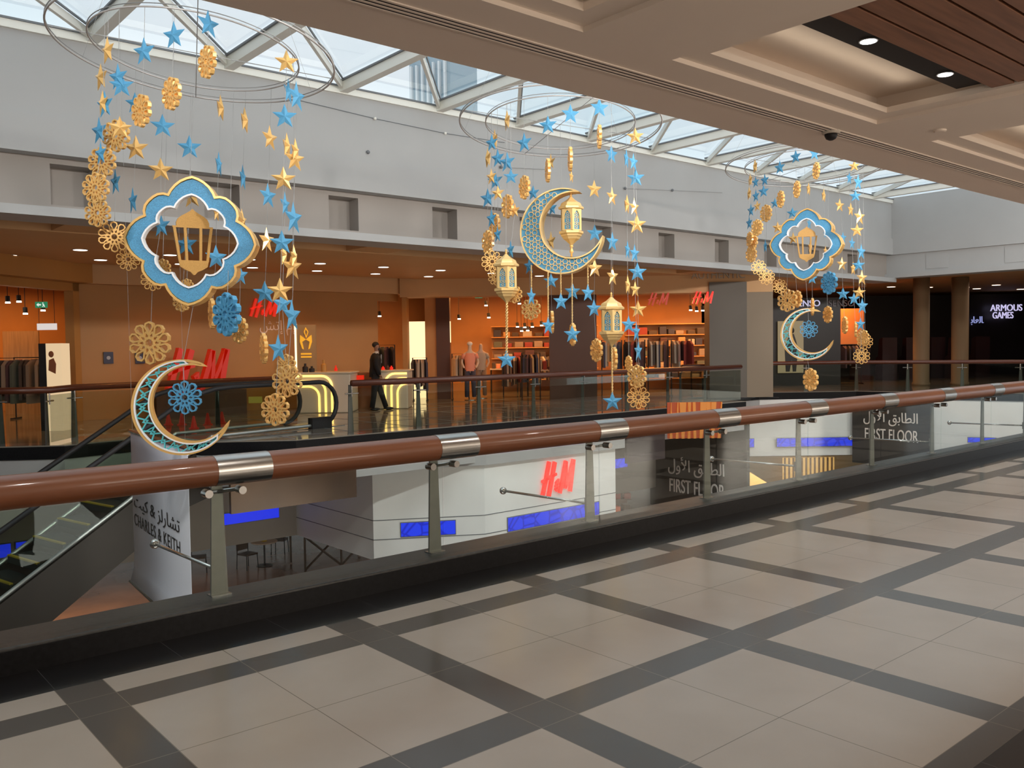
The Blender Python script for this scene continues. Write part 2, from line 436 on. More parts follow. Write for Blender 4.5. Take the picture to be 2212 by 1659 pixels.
for k, x in enumerate(XJ):
    s0, s1 = x-0.06, x+0.27
    smooth_by_angle(rail_section(prev, s0).build('wooden_rail', M_wood, t), 30)
    sl = MB(); n = 20
    o = rail_section(s0, s1).build('joint_sleeve', M_steel, t); o.scale = (1, 1.03, 1.03); smooth_by_angle(o, 30)
    prev = s1
smooth_by_angle(rail_section(prev, 32).build('wooden_rail', M_wood, t), 30)
# posts
def post_parts(t):
    m = MB()
    # tapered plate, faces the walkway; origin = foot
    m.prism([(-0.052, 0), (0.052, 0), (0.031, 0.70), (-0.031, 0.70)], -0.008, 0.008); m.build('post_plate', M_post, t)
    m = MB(); m.box((-0.06, -0.04, 0), (0.06, 0.04, 0.008)); m.build('foot_plate', M_steel, t)
    m = MB()
    for s in (-1, 1):
        m.tube([(0, -0.01, 0.615), (s*0.10, -0.075, 0.628)], 0.012, 8)
    m.build('spider_arm', M_steel, t)
    for s in (-1, 1):
        m = MB().tube([(s*0.10, -0.145, 0.628), (s*0.10, -0.075, 0.628)], 0.024, 12); m.build('glass_clamp', M_steel, t)
    m = MB().tube([(0, 0, 0.70), (0, -0.05, 0.725)], 0.014, 8); m.build('rail_bracket', M_steel, t)
def near_post(x, k, label):
    t = thing('balustrade_post', label, 'post', (x, 1.0, 0.135), 'near balustrade posts')
    post_parts(t)
    return t
first = None; names = ['first', 'second', 'third', 'fourth', 'fifth', 'sixth', 'seventh', 'eighth', 'ninth', 'tenth']
pk = 0
def copy_tree(o, parent=None):
    c = o.copy(); COL.objects.link(c); c.parent = parent
    for ch in list(o.children): copy_tree(ch, c)
    return c
for x in XJ:
    if x < 0 or x > 14: continue
    lab = 'tapered steel post of the near balustrade, %s from the left' % names[pk]
    if first is None: first = near_post(x, pk, lab)
    else:
        c = copy_tree(first); c.location = (x, 1.0, 0.135); c['label'] = lab
    if pk % 2 == 0:
        r = thing('banner_arm', ['thin steel arm with ball end in front of the white shop banner', 'thin steel arm with ball end crossing below the nearer red wall sign',
             'thin steel arm with ball end beside the left black floor sign', 'thin steel arm with ball end beside the right black floor sign', 'rightmost thin steel arm with ball end on the balustrade'][pk//2], 'steel arm', (x, 1.01, 0.135+0.145), 'steel arms reaching over the atrium')
        MB().tube([(0, 0, 0), (0, 1.07, -0.02)], 0.011, 8).build('rod', M_steel, r, True)
        MB().sphere((0, 1.10, -0.02), 0.034).build('ball_end', M_steel, r, True)
        MB().box((-0.04, -0.0, -0.05), (0.04, 0.012, 0.05)).build('bracket_plate', M_post, r)
    pk += 1

# ================================================================== ATRIUM SHELL
YW = 10.2
M_niche = mat('niche_band_shaded', (0.33, 0.295, 0.265), 0.6)  # overhang shade put into the colour of the recessed band
# far upper wall: stepped fascia
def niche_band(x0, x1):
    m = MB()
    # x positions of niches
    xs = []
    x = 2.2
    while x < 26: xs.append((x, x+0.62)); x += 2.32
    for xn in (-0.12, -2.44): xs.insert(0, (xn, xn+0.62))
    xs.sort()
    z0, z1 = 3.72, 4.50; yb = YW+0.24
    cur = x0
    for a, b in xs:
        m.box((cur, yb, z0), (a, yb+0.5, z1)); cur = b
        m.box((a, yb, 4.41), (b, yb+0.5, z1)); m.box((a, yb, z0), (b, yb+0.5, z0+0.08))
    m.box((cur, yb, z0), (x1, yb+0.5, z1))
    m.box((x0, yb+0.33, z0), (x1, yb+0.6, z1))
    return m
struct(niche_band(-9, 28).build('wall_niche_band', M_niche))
m = MB(); m.box((-9, YW-0.10, 3.58), (28, YW+0.7, 3.72)); m.build('trim_4', M_white); struct(bpy.data.objects['trim_4'])
m = MB(); m.box((-9, YW-0.02, 4.50), (28, YW+0.6, 5.04)); struct(m.build('wall_far_lower', M_white))
m = MB(); m.box((-9, YW+0.035, 5.04), (28, YW+0.6, 6.25)); struct(m.build('wall_far_upper', M_white))
m = MB(); m.box((-9, YW-0.02, 6.22), (28, YW+0.6, 6.34)); struct(m.build('trim_5', M_mull))
# end wall at x=28, same steps
m = MB(); m.box((27.9, -2, 4.50), (28.6, YW+0.6, 6.4)); m.box((27.86, -2, 3.72), (28.6, YW+0.6, 3.86)); m.box((27.98, -2, 3.86), (28.6, YW+0.6, 4.5))
for y in (1.2, 3.6, 6.0, 8.4): m.box((27.965, y, 3.95), (27.99, y+0.7, 4.42))
m.box((27.93, -2, 5.04), (28.1, YW+0.2, 6.3))
struct(m.build('wall_end', M_white))
# near side wall over the soffit, and left end
struct(MB().box((-9, 0.75, 4.05), (28, 1.0, 6.5)).build('wall_near_upper', M_white))
struct(MB().box((-9.5, 0.9, -5.2), (-9, 24, 8.5)).build('wall_left', M_white))
struct(MB().box((-9.5, -10.6, 0), (-9, 0.9, 4.3)).build('wall_left_walkway', M_cream))
struct(MB().box((-9.5, -10.6, 0), (32.5, -10.1, 4.3)).build('wall_behind', M_cream))

# housings for the added fill lamps
for i, (fx, fy, fz) in enumerate(FILL_LAMPS):
    t = thing('added_fill_lamp', 'added fill lamp over the near soffit beside the atrium, %s from the left' % ['first','second','third','fourth','fifth','sixth','seventh'][i], 'flood lamp', (fx, 1.0, fz), 'added fill lamps over the soffit')
    MB().box((-0.28, 0.30, -0.18), (0.28, 0.44, 0.20)).build('housing', M_mulld, t)
    MB().box((-0.03, 0.0, -0.03), (0.03, 0.31, 0.03)).build('bracket', M_steel, t)

# small wall sensors and cable on the upper far wall
for (px, py, lab) in ((794, 329, 'small dark round sensor high on the white far wall, left of the middle mobile'),):
    p = bp(px, py, 1, YW+0.03)
    t = thing('wall_sensor', lab, 'sensor', (p.x, p.y, p.z)); MB().sphere((0, -0.02, 0), 0.035).build('body', M_mulld, t, True)
pts = [(640, 215), (810, 256), (962, 288), (1090, 308)]
P3 = [bp(a, b, 1, YW+0.0) for a, b in pts]
t = thing('wall_cable', 'thin grey cable with small clips strung along the upper far wall', 'cable', P3[0])
MB().tube([p-P3[0] for p in P3], 0.006, 6).build('cable', M_mulld, t)
for p in P3[1:3]: MB().sphere(p-P3[0], 0.03, 6).build('clip', M_mull, t)
rods = [((1082, 361), (1180, 366)), ((1350, 407), (1450, 411)), ((1452, 411), (1560, 416))]
for i, (a, b) in enumerate(rods):
    A = bp(*a, 1, YW-0.0); B = bp(*b, 1, YW+0.0)
    t = thing('wall_rod', 'thin rod with dark end knob on the upper far wall, %s from the left' % names[i], 'rod', A, 'thin rods on the far wall')
    MB().tube([(0, 0, 0), B-A], 0.007, 6).build('rod', M_wire, t); MB().sphere((0, -0.01, 0), 0.035, 6).build('knob', M_mulld, t)

# ================================================================== SKYLIGHT
Np = [(2.791-2.1*k) for k in (2, 1)] 
Nx = [-1.5, 0.65, 2.79, 4.90, 7.05, 9.2, 11.25, 13.4, 15.6, 17.8, 20.0, 22.2, 24.4, 26.6]
ZN = 6.28; YT, ZT = 5.6, 8.1
M_ = MB(); G_ = MB(); F_ = MB()
def bar(mb, a, b, w, h):
    a, b = Vector(a), Vector(b); d = (b-a); d.normalize()
    up = Vector((0, 0, 1)); q = d.cross(up).normalized(); u = q.cross(d)
    vs = [a+q*(i*w/2)+u*(j*h/2) for i, j in ((-1, -1), (1, -1), (1, 1), (-1, 1))]+[b+q*(i*w/2)+u*(j*h/2) for i, j in ((-1, -1), (1, -1), (1, 1), (-1, 1))]
    mb.add(vs, [(0, 1, 2, 3), (7, 6, 5, 4), (0, 4, 5, 1), (1, 5, 6, 2), (2, 6, 7, 3), (3, 7, 4, 0)])
frame = MB(); gask = MB(); gl = MB(); ex0, ex1 = -9, 28.4; ZRD = 6.7; YR = 5.6
for i, x in enumerate(Nx):
    bar(frame, (x, YW+0.02, 6.33), (x, 1.0, 6.38), 0.16, 0.18)
    bar(gask, (x-0.10, YW, 6.42), (x-0.10, 1.0, 6.47), 0.035, 0.03); bar(gask, (x+0.10, YW, 6.42), (x+0.10, 1.0, 6.47), 0.03, 0.03)
    if i > 0:
        xp = Nx[i-1]
        for (y0, y1, fl) in ((YW, 7.75, 0), (7.75, 5.3, 1), (5.3, 2.85, 0)):
            A, B = ((x, y0, 6.34), (xp, y1, 6.35)) if not fl else ((xp, y0, 6.34), (x, y1, 6.35))
            bar(frame, A, B, 0.055, 0.12)
            bar(gask, (A[0]+0.05, A[1]-0.02, 6.42), (B[0]+0.05, B[1]-0.02, 6.43), 0.022, 0.03)
bar(gask, (ex0, YW-0.03, ZN+0.07), (ex1, YW-0.03, ZN+0.07), 0.03, 0.03)
struct(frame.build('window_1', M_mull)); struct(gask.build('trim_6', M_mulld))
gl.add([(ex0, YW+0.5, 6.46), (ex1, YW+0.5, 6.46), (ex1, 0.8, 6.51), (ex0, 0.8, 6.51)], [(0, 1, 2, 3)])
struct(gl.build('window_2', M_skyglass))
# glazed tower seen through the skylight
d = vp(958, 150, 70); base = Vector((d.x, d.y, -5))
t = thing('office_tower', 'pale blue office tower with white vertical fins seen through the skylight', 'building', base)
Mr = Matrix.Rotation(-YAW-0.5, 4, 'Z')
M_tower = mat('tower_glass', (0.30, 0.42, 0.50), 0.3); M_fin = mat('tower_fin', (0.8, 0.83, 0.85), 0.5)
ht = d.z+5.9
m = MB().box((-1.9, -2, 0), (1.9, 2, ht), Mr); m.build('tower_body', M_tower, t)
for k in range(7):
    MB().box((-1.7+k*0.52, -2.25, 0), (-1.55+k*0.52, -1.98, ht-1.0), Mr).build('fin', M_fin, t)

# ================================================================== FAR FIRST FLOOR
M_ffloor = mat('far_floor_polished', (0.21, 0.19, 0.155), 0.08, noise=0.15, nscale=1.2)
E_ = MB()
slab = [(-9, 20.8), (1.88-3.0, 13.06+2.15), (1.88, 13.06), (2.75, 12.46), (4.25, 12.78), (4.62, 11.14), (5.95, 10.2), (19.5, 10.2), (19.5, 12.4), (23.4, 12.4), (25.9, 10.4), (27.2, 6.0), (27.6, 0.8), (60, 0.8), (60, 45), (-9, 45)]
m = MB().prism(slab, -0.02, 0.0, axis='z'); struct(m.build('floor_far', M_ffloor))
m = MB().prism(slab, -0.24, -0.02, axis='z'); struct(m.build('floor_far_edge', M_black))
fas = [(p[0]+(0.0), p[1]+0.03) for p in slab]
m = MB().prism(fas, -0.80, -0.24, axis='z'); struct(m.build('wall_far_slab_fascia', M_white))
# tile grooves of the far floor are thin inlays
m = MB()
for k in range(12): m.box((6.0+k*1.4, 10.4, 0.0), (6.05+k*1.4, 17.0, 0.0015))
for k in range(5): m.box((6, 10.9+k*1.4, 0.0), (21, 10.95+k*1.4, 0.0015))
struct(m.build('trim_7', M_mulld))

# ---- far walkway ceiling
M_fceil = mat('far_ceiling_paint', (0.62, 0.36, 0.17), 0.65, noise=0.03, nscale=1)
cpoly = [(-9, YW+0.6), (28, YW+0.6), (28, 0.5), (60, 0.5), (60, 45), (-9, 45)]
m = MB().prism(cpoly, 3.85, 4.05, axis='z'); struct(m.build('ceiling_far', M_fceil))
m = MB()
# lowered bands (steps) of the far ceiling
m.box((-9, 10.95, 3.70), (28, 11.2, 3.86)); m.box((-9, 12.2, 3.62), (30, 17.5, 3.86))
struct(m.build('ceiling_far_raft', M_fceil))
m = MB()
for x in (-2.5, 2.6, 8.2, 13.6, 19.0): m.box((x, 10.9, 3.64), (x+1.0, 12.4, 3.86))
struct(m.build('ceiling_far_beams', M_fceil))
m = MB()
for x in (-8.3, -1.3, 3.8, 9.4, 14.8, 20.2): m.box((x, 11.35, 3.835), (x+3.6, 12.1, 3.852))
struct(m.build('ceiling_far_panels', mat('dark_ceiling_panel', (0.10, 0.06, 0.04), 0.6)))
M_fl = emis('far_downlight', (1.0, 0.86, 0.74), 3.5)
k = 0
for row, y in enumerate((14.72, 16.5)):
    for i in range(-1, 8):
        x = (3.70 if row == 0 else 4.57)+1.75*i
        lab = '%s far walkway downlight from the left in the %s row' % (['leftmost', 'second', 'third', 'fourth', 'fifth', 'sixth', 'seventh', 'eighth', 'ninth', 'tenth'][i+1], 'nearer' if row == 0 else 'farther')
        downlight((x, y, 3.617), 0.13, lab, 'downlights over the far walkway', M_fl, 85 if i % 2 == row else None, (1.0, 0.40, 0.08), 140)
# small far lights at the right
for i, (px, py) in enumerate(((1925, 620), (1992, 621), (2006, 621), (2085, 621), (2152, 616), (2110, 624), (2205, 625))):
    p = bp(px, py, 2, 3.84)
    if p.x < 28: p = vp(px, py, 31)
    t = thing('ceiling_spot', 'small dim ceiling spot over the dark arcade end, %s from the left' % names[i], 'ceiling light', (p.x, p.y, 3.845), 'ceiling spots at the far end')
    MB().lathe([(0.16, -0.01), (0.16, 0.0)], 12).build('lens', M_lampw, t)

# ---- shop fronts. wall A: y = 18.2
M_hm = mat('shop_wall_cladding', (0.46, 0.22, 0.06), 0.5, noise=0.05, nscale=0.8)
M_hmd = mat('shop_wall_dark', (0.10, 0.035, 0.015), 0.5)
M_int = mat('shop_interior_wall', (0.62, 0.30, 0.10), 0.6, noise=0.08, nscale=1)
M_intf = mat('shop_interior_floor', (0.40, 0.22, 0.10), 0.25)
YS = 18.2
struct(MB().box((4.45, YS, 0), (12.67, YS+0.25, 3.25)).build('wall_shop_left', M_hm))
struct(MB().box((12.67, YS, 3.0), (13.4, YS+0.25, 3.25)).build('wall_shop_lintel', M_hm))
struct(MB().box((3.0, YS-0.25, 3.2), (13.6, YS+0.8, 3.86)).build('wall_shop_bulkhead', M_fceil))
# chamfered left entrance front
K0 = Vector((4.45, 18.2, 0)); KD = Vector((-0.80, -0.60, 0)); 
def along(p0, d, w): return (p0+d*w)
MR = Matrix.Translation(K0) @ Matrix.Rotation(math.atan2(KD.y, KD.x), 4, 'Z')
m = MB().box((0, -0.12, 0), (0.20, 0.12, 3.2), MR).box((0, -0.12, 3.02), (9, 0.12, 3.2), MR).box((0, -0.25, 3.2), (9, 0.5, 3.86), MR).box((6.4, -0.12, 0), (6.6, 0.12, 3.2), MR)
struct(m.build('wall_shop_entrance', M_hm))
# right chamfer front from column
C0 = Vector((13.62, 17.70, 0)); CDr = math.radians(-41); CD = Vector((math.cos(CDr), math.sin(CDr), 0))
MC = Matrix.Translation(C0) @ Matrix.Rotation(CDr, 4, 'Z')
def s_at(px):
    d = (FW+RT*((px-1106)/FPX)); a, b = d.x, d.y; c, e = -CD.x, -CD.y; rx, ry = C0.x-CX.x, C0.y-CX.y
    det = a*e-b*c; t_ = (rx*e-ry*c)/det; s_ = (a*ry-b*rx)/det
    return s_
sA, sB, sC, sD, sE, sF = [s_at(q) for q in (882, 1188, 1290, 1530, 1610, 1668)]
m = MB().box((-0.35, -0.05, 0), (sA, 0.45, 3.2), MC); struct(m.build('wall_shop_column', M_hm))
struct(MB().box((sB, -0.02, 0), (sC, 0.4, 3.2), MC).build('wall_shop_brown', M_hmd))
M_greyp = mat('grey_brown_panel', (0.13, 0.11, 0.09), 0.6)
struct(MB().box((sD, -0.2, 0), (sE, 0.5, 3.4), MC).build('wall_shop_grey', M_greyp))
struct(MB().box((sE, -0.1, 0), (sF, 0.4, 3.4), MC).build('wall_shop_beige', mat('beige_panel', (0.25, 0.19, 0.13), 0.6)))
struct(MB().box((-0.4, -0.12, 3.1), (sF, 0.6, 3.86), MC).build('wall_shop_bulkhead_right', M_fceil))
# interior shell
struct(MB().box((-2, 24.0, 0), (30, 24.3, 3.9)).build('wall_shop_back', M_int))

MX = MC @ Matrix.Translation((0, 6.2, 0)); struct(MB().box((0, 0, 0), (sD+1.1, 0.2, 3.5), MX).build('wall_shop_back_right', M_int))
# interior lamps
for (x, y, e) in ((0.5, 20.5, 80), (4, 21.8, 70), (12.2, 20.8, 90), (17.2, 18.6, 130), (19.8, 17.2, 130), (21.6, 14.6, 170), (23.0, 13.8, 140)):
    light('AREA', (x, y, 3.35), e, (1.0, 0.42, 0.12), (x, y, 0), 1.8)
M_inlamp = emis('track_lamp', (1.0, 0.85, 0.65), 12)
tl = 0
def track_spot(px, py, t_, label):
    p = vp(px, py, t_); t = thing('track_spot', label, 'spotlight', p, 'track spots in the clothes shop')
    MB().tube([(0, 0, 0.02), (0, 0.02, 0.16)], 0.05, 8).build('can', M_dark, t); MB().tube([(0, 0.02, 0.15), (0, 0.02, 3.84-p.z)], 0.008, 5).build('stem', M_dark, t)
    MB().lathe([(0.055, -0.0), (0.05, 0.03)], 10).build('lens', M_inlamp, t)
wh = ['far left', 'left', 'middle', 'right', 'far right']
TS = [(17, 655, 20), (41, 653, 20.2), (55, 679, 20.4), (93, 672, 20.6), (820, 684, 27), (992, 690, 29), (1050, 661, 28.4), (1056, 687, 29), (1122, 657, 28), (1118, 707, 30), (1134, 708, 30), (1150, 707, 30), (1170, 704, 30), (1127, 716, 30), (1140, 715, 30),
      (1492, 671, 28), (1505, 673, 28), (1518, 672, 28), (1240, 615, 25)]
TL = ['lit track spot in the left shop doorway, nearest the photo edge', 'second lit track spot in the left shop doorway', 'lit track spot left of the green exit sign, lower one', 'lit track spot just below the green exit sign',
      'lit spot inside the shop left of the beige column', 'lit spot low left in the middle shop opening', 'brightest upper spot in the middle shop opening', 'lower spot under the brightest spot in the middle shop', 'small spot near the top right of the middle shop',
      'cluster spot one over the clothes display', 'cluster spot two over the clothes display', 'cluster spot three over the clothes display', 'cluster spot at right over the clothes display', 'lower left cluster spot over the clothes display', 'lower right cluster spot over the clothes display',
      'left spot of three by the right red sign', 'middle spot of three by the right red sign', 'right spot of three by the right red sign', '']
for (a, b) in zip(TS[:18], TL[:18]): track_spot(*a, b)

# wall panels: lit white display panels in the shop
M_lbox = emis('lit_display', (1.0, 0.70, 0.36), 1.6)
def facing_box(px0, px1, py0, py1, t_, th=0.05):
    """box facing the walkway at distance t_; returns (origin, matrix-local box dims)"""
    a = vp(px0, py1, t_); b = vp(px1, py0, t_)
    w = Vector((b.x-a.x, b.y-a.y)).length; h = vp(px0, py0, t_).z-a.z
    return a, w, h
def panel(name, label, cat, px0, px1, py0, py1, t_, mt, th=0.05, group=None, kind=None, part=None):
    a, w, h = facing_box(px0, px1, py0, py1, t_)
    m = MB().box((0, 0, 0), (w, th, h)); o = m.build(name, mt); o.location = a; o.rotation_euler = (0, 0, -YAW)
    if kind: tag(o, kind=kind)
    else: tag(o, label, cat, group)
    return o
panel('lit_display_panel', 'bright white lit display wall inside the shop behind the beige column', 'display panel', 882, 920, 695, 870, 28.2, M_lbox)
panel('wall_shop_inner_orange', '', '', 921, 945, 632, 870, 27.4, M_int, 0.4, kind='structure')
panel('wall_shop_inner_brown', '', '', 945, 969, 632, 870, 27.3, M_hmd, 0.5, kind='structure')
panel('lit_display_panel', 'narrow bright vertical light panel left in the middle shop opening', 'display panel', 969, 973, 694, 740, 27.3, M_lbox)
a, w, h = facing_box(80, 122, 699, 713, 20.5)
t = thing('white_hanging_sign', 'small blank white sign hanging in the left shop doorway', 'sign', a, None, -YAW)
MB().box((0, 0, 0), (w, 0.03, h)).build('sign_board', emis('sign_face', (1, 0.9, 0.85), 0.7), t)
for q in (0.1*w, 0.9*w): MB().tube([(q, 0.015, h), (q, 0.015, 3.84-a.z)], 0.006, 5).build('hanger', M_dark, t)
# exit signs
def exit_sign(px0, px1, py0, py1, t_, label):
    a, w, h = facing_box(px0, px1, py0, py1, t_)
    t = thing('exit_sign', label, 'exit sign', a, 'green exit signs', -YAW)
    MB().box((0, 0, 0), (w, 0.04, h)).build('sign_case', emis('exit_face', (0.05, 0.45, 0.20), 0.45), t)
    mm = MB().prism([(w*.12, h*.5), (w*.3, h*.8), (w*.3, h*.62), (w*.5, h*.62), (w*.5, h*.38), (w*.3, h*.38), (w*.3, h*.2)], -0.008, 0.0)
    mm.sphere((w*.68, -0.005, h*.78), h*.1, 6, (1, .2, 1)); mm.prism([(w*.6, h*.15), (w*.7, h*.4), (w*.62, h*.6), (w*.75, h*.65), (w*.8, h*.4), (w*.85, h*.15), (w*.78, h*.15), (w*.72, h*.34), (w*.66, h*.15)], -0.008, 0.0)
    mm.build('pictogram', emis('exit_white', (0.8, 0.9, 0.8), 0.9), t)
exit_sign(76, 101, 652, 665, 20.2, 'green exit sign hanging in the left shop doorway')
exit_sign(1026, 1042, 636, 644, 27.4, 'green exit sign in the middle shop opening')

# ---- clothes racks, tables, mannequins
CL = [(0.10, 0.05, 0.05), (0.30, 0.22, 0.16), (0.45, 0.38, 0.30), (0.05, 0.05, 0.08), (0.28, 0.05, 0.04), (0.5, 0.28, 0.12), (0.12, 0.13, 0.10), (0.08, 0.06, 0.05)]
MCL = [mat('cloth_%s' % n, c, 0.9) for n, c in zip(('plum', 'taupe', 'sand', 'navy', 'wine', 'rust', 'olive', 'charcoal'), CL)]
M_peach = mat('peach_cloth', (0.75, 0.28, 0.18), 0.8)
def rack(p, w, rz, label, n=9, seed=0, h=1.45):
    R = random.Random(seed)
    t = thing('clothes_rack', label, 'clothes rack', p, 'clothes racks in the shops', rz)
    m = MB().tube([(0, 0, 0), (0, 0, h), (w, 0, h), (w, 0, 0)], 0.018, 6)
    for x in (0, w): m.tube([(x, -0.25, 0.02), (x, 0.25, 0.02)], 0.018, 6)
    m.build('rack_frame', M_dark, t)
    for i in range(n):
        x = (i+0.6)*w/(n+0.3); L = R.uniform(0.65, 1.0); sw = R.uniform(0.20, 0.26)
        g = MB().prism([(-sw*0.3, h-0.05), (-sw, h-0.16), (-sw*1.1, h-L), (sw*1.1, h-L), (sw, h-0.16), (sw*0.3, h-0.05)], -0.03, 0.03, Matrix.Translation((x, 0, 0)) @ Matrix.Rotation(PI/2+R.uniform(-.35, .35), 4, 'Z'))
        g.build('garment', R.choice(MCL), t)
    return t
q = vp(-30, 900, 19.0); rack(Vector((q.x, q.y, 0)), 1.35, -0.68, 'rack of dark and sand garments in the left shop doorway', 12, 1, 1.5)
q = vp(35, 900, 21.5); rack(Vector((q.x, q.y, 0)), 0.9, -0.68, 'rack of garments beside the tall light box', 8, 2, 1.5)
rack(Vector((12.7, 19.2, 0)), 1.0, -0.5, 'rack of dark clothes behind the man in the suit', 7, 3, 1.7)
for i in range(4):
    q = C0+CD*(sC+0.35+i*0.72)+Vector((0.75, 1.0, 0))
    rack(q, 0.62, -0.75, 'rack of dark clothes at the right shop window, %s from the left' % names[i], 6, 10+i, 1.75)
for i, (px, t_, w_, lab) in enumerate(((893, 26.6, .42, 'rack of sand and dark garments in front of the bright panel'), (978, 27.0, .5, 'rack of dark garments left of the mannequins, near the shop front'), (1088, 28.2, .55, 'rack of bright garments just right of the mannequins'),
        (1128, 26.6, .55, 'rack of dark garments at the right side of the middle shop'), (1140, 29.6, .8, 'rack of garments at the back right of the middle shop'))):
    q = vp(px, 860, t_); rack(Vector((q.x, q.y, 0)), w_, -YAW, lab, 7, 60+i, 1.3+0.1*(i % 2))
for i, (px, t_, lab) in enumerate(((1000, 29.6, 'display table with folded clothes behind the left rack'), (1090, 30.6, 'display table with folded clothes at the middle shop'), (1172, 28.2, 'low display table near the brown pillar'))):
    q = vp(px, 860, t_); t = thing('display_table', lab, 'table', (q.x, q.y, 0), 'display tables', -YAW); R = random.Random(80+i)
    MB().box((-0.5, 0, 0.80), (0.5, 0.7, 0.84)).build('table_top', M_cream, t)
    for a_ in (-0.46, 0.46):
        for b_ in (0.04, 0.66): MB().tube([(a_, b_, 0), (a_, b_, 0.8)], 0.02, 6).build('leg', M_dark, t)
    for k in range(6):
        x = -0.42+k*0.15; bevel(MB().box((x, 0.1, 0.845), (x+0.12, 0.5, 0.88+R.uniform(.02, .3))).build('clothes_pile', R.choice(MCL+[M_peach]), t), 0.015)
a, w, h = facing_box(8, 84, 716, 795, 23.0)
o = MB().box((0, 0, 0), (w, 0.06, h+1.6)).build('fitting_curtain', mat('tan_curtain', (0.55, 0.36, 0.2), 0.8, noise=0.2, nscale=6, stretch=(3, 1, .2))); o.location = (a.x, a.y, a.z-1.6); o.rotation_euler = (0, 0, -YAW); tag(o, 'tan curtain wall at the back of the left shop', 'curtain')
# shelves with folded clothes on the shop back
def shelf(p, w, h, rz, label, seed):
    R = random.Random(seed); t = thing('wall_shelf', label, 'shelf', p, None, rz)
    m = MB(); nl = 5
    for k in range(nl+1): m.box((0, 0, k*h/nl), (w, 0.4, k*h/nl+0.03))
    m.box((0, 0.4, 0), (w, 0.44, h+0.03)); m.build('shelf_frame', M_int, t)
    for k in range(nl):
        x = 0.08
        while x < w-0.35:
            ww = R.uniform(.22, .34); g = MB().box((x, 0.02, k*h/nl+0.03), (x+ww, 0.36, k*h/nl+0.03+R.uniform(.12, .28))); x += ww+R.uniform(.03, .15)
            bevel(g.build('folded_clothes', R.choice(MCL), t), 0.02)
shelf(Vector((18.6, 20.2, 0.4)), 3.8, 1.9, -0.72, 'tall shelf of folded clothes at the back of the middle shop', 31)
shelf(Vector((21.9, 16.8, 0.4)), 4.2, 1.9, -0.72, 'tall shelf of folded clothes at the back of the right shop window', 32)

# ---------------- bodies
def skin_body(name, joints, edges, mt, parent, root=0, sub=2):
    me = bpy.data.meshes.new(name); me.from_pydata([j[0] for j in joints], edges, [])
    o = link(name, me, parent); 
    bm = bmesh.new(); bm.from_mesh(me); sl = bm.verts.layers.skin.verify(); bm.verts.ensure_lookup_table()
    for i, j in enumerate(joints):
        r = j[1]; bm.verts[i][sl].radius = (r if isinstance(r, tuple) else (r, r)); bm.verts[i][sl].use_root = (i == root)
    bm.to_mesh(me); bm.free()
    s = o.modifiers.new('skin', 'SKIN'); s.use_smooth_shade = True; s.branch_smoothing = 0.6
    q = o.modifiers.new('sub', 'SUBSURF'); q.levels = sub; q.render_levels = sub
    bpy.context.view_layer.update()
    dg = bpy.context.evaluated_depsgraph_get(); nm = bpy.data.meshes.new_from_object(o.evaluated_get(dg))
    o.modifiers.clear(); o.data = nm; nm.materials.clear(); nm.materials.append(mt); nm.name = name
    for p in nm.polygons: p.use_smooth = True
    return o
M_skin = mat('skin', (0.30, 0.15, 0.09), 0.55); M_suit = mat('black_suit_cloth', (0.006, 0.006, 0.008), 0.85)
M_shirt = mat('white_shirt_cloth', (0.45, 0.45, 0.45), 0.8); M_hair = mat('dark_hair', (0.012, 0.008, 0.006), 0.7); M_shoe = mat('black_shoe_leather', (0.012, 0.012, 0.012), 0.3)
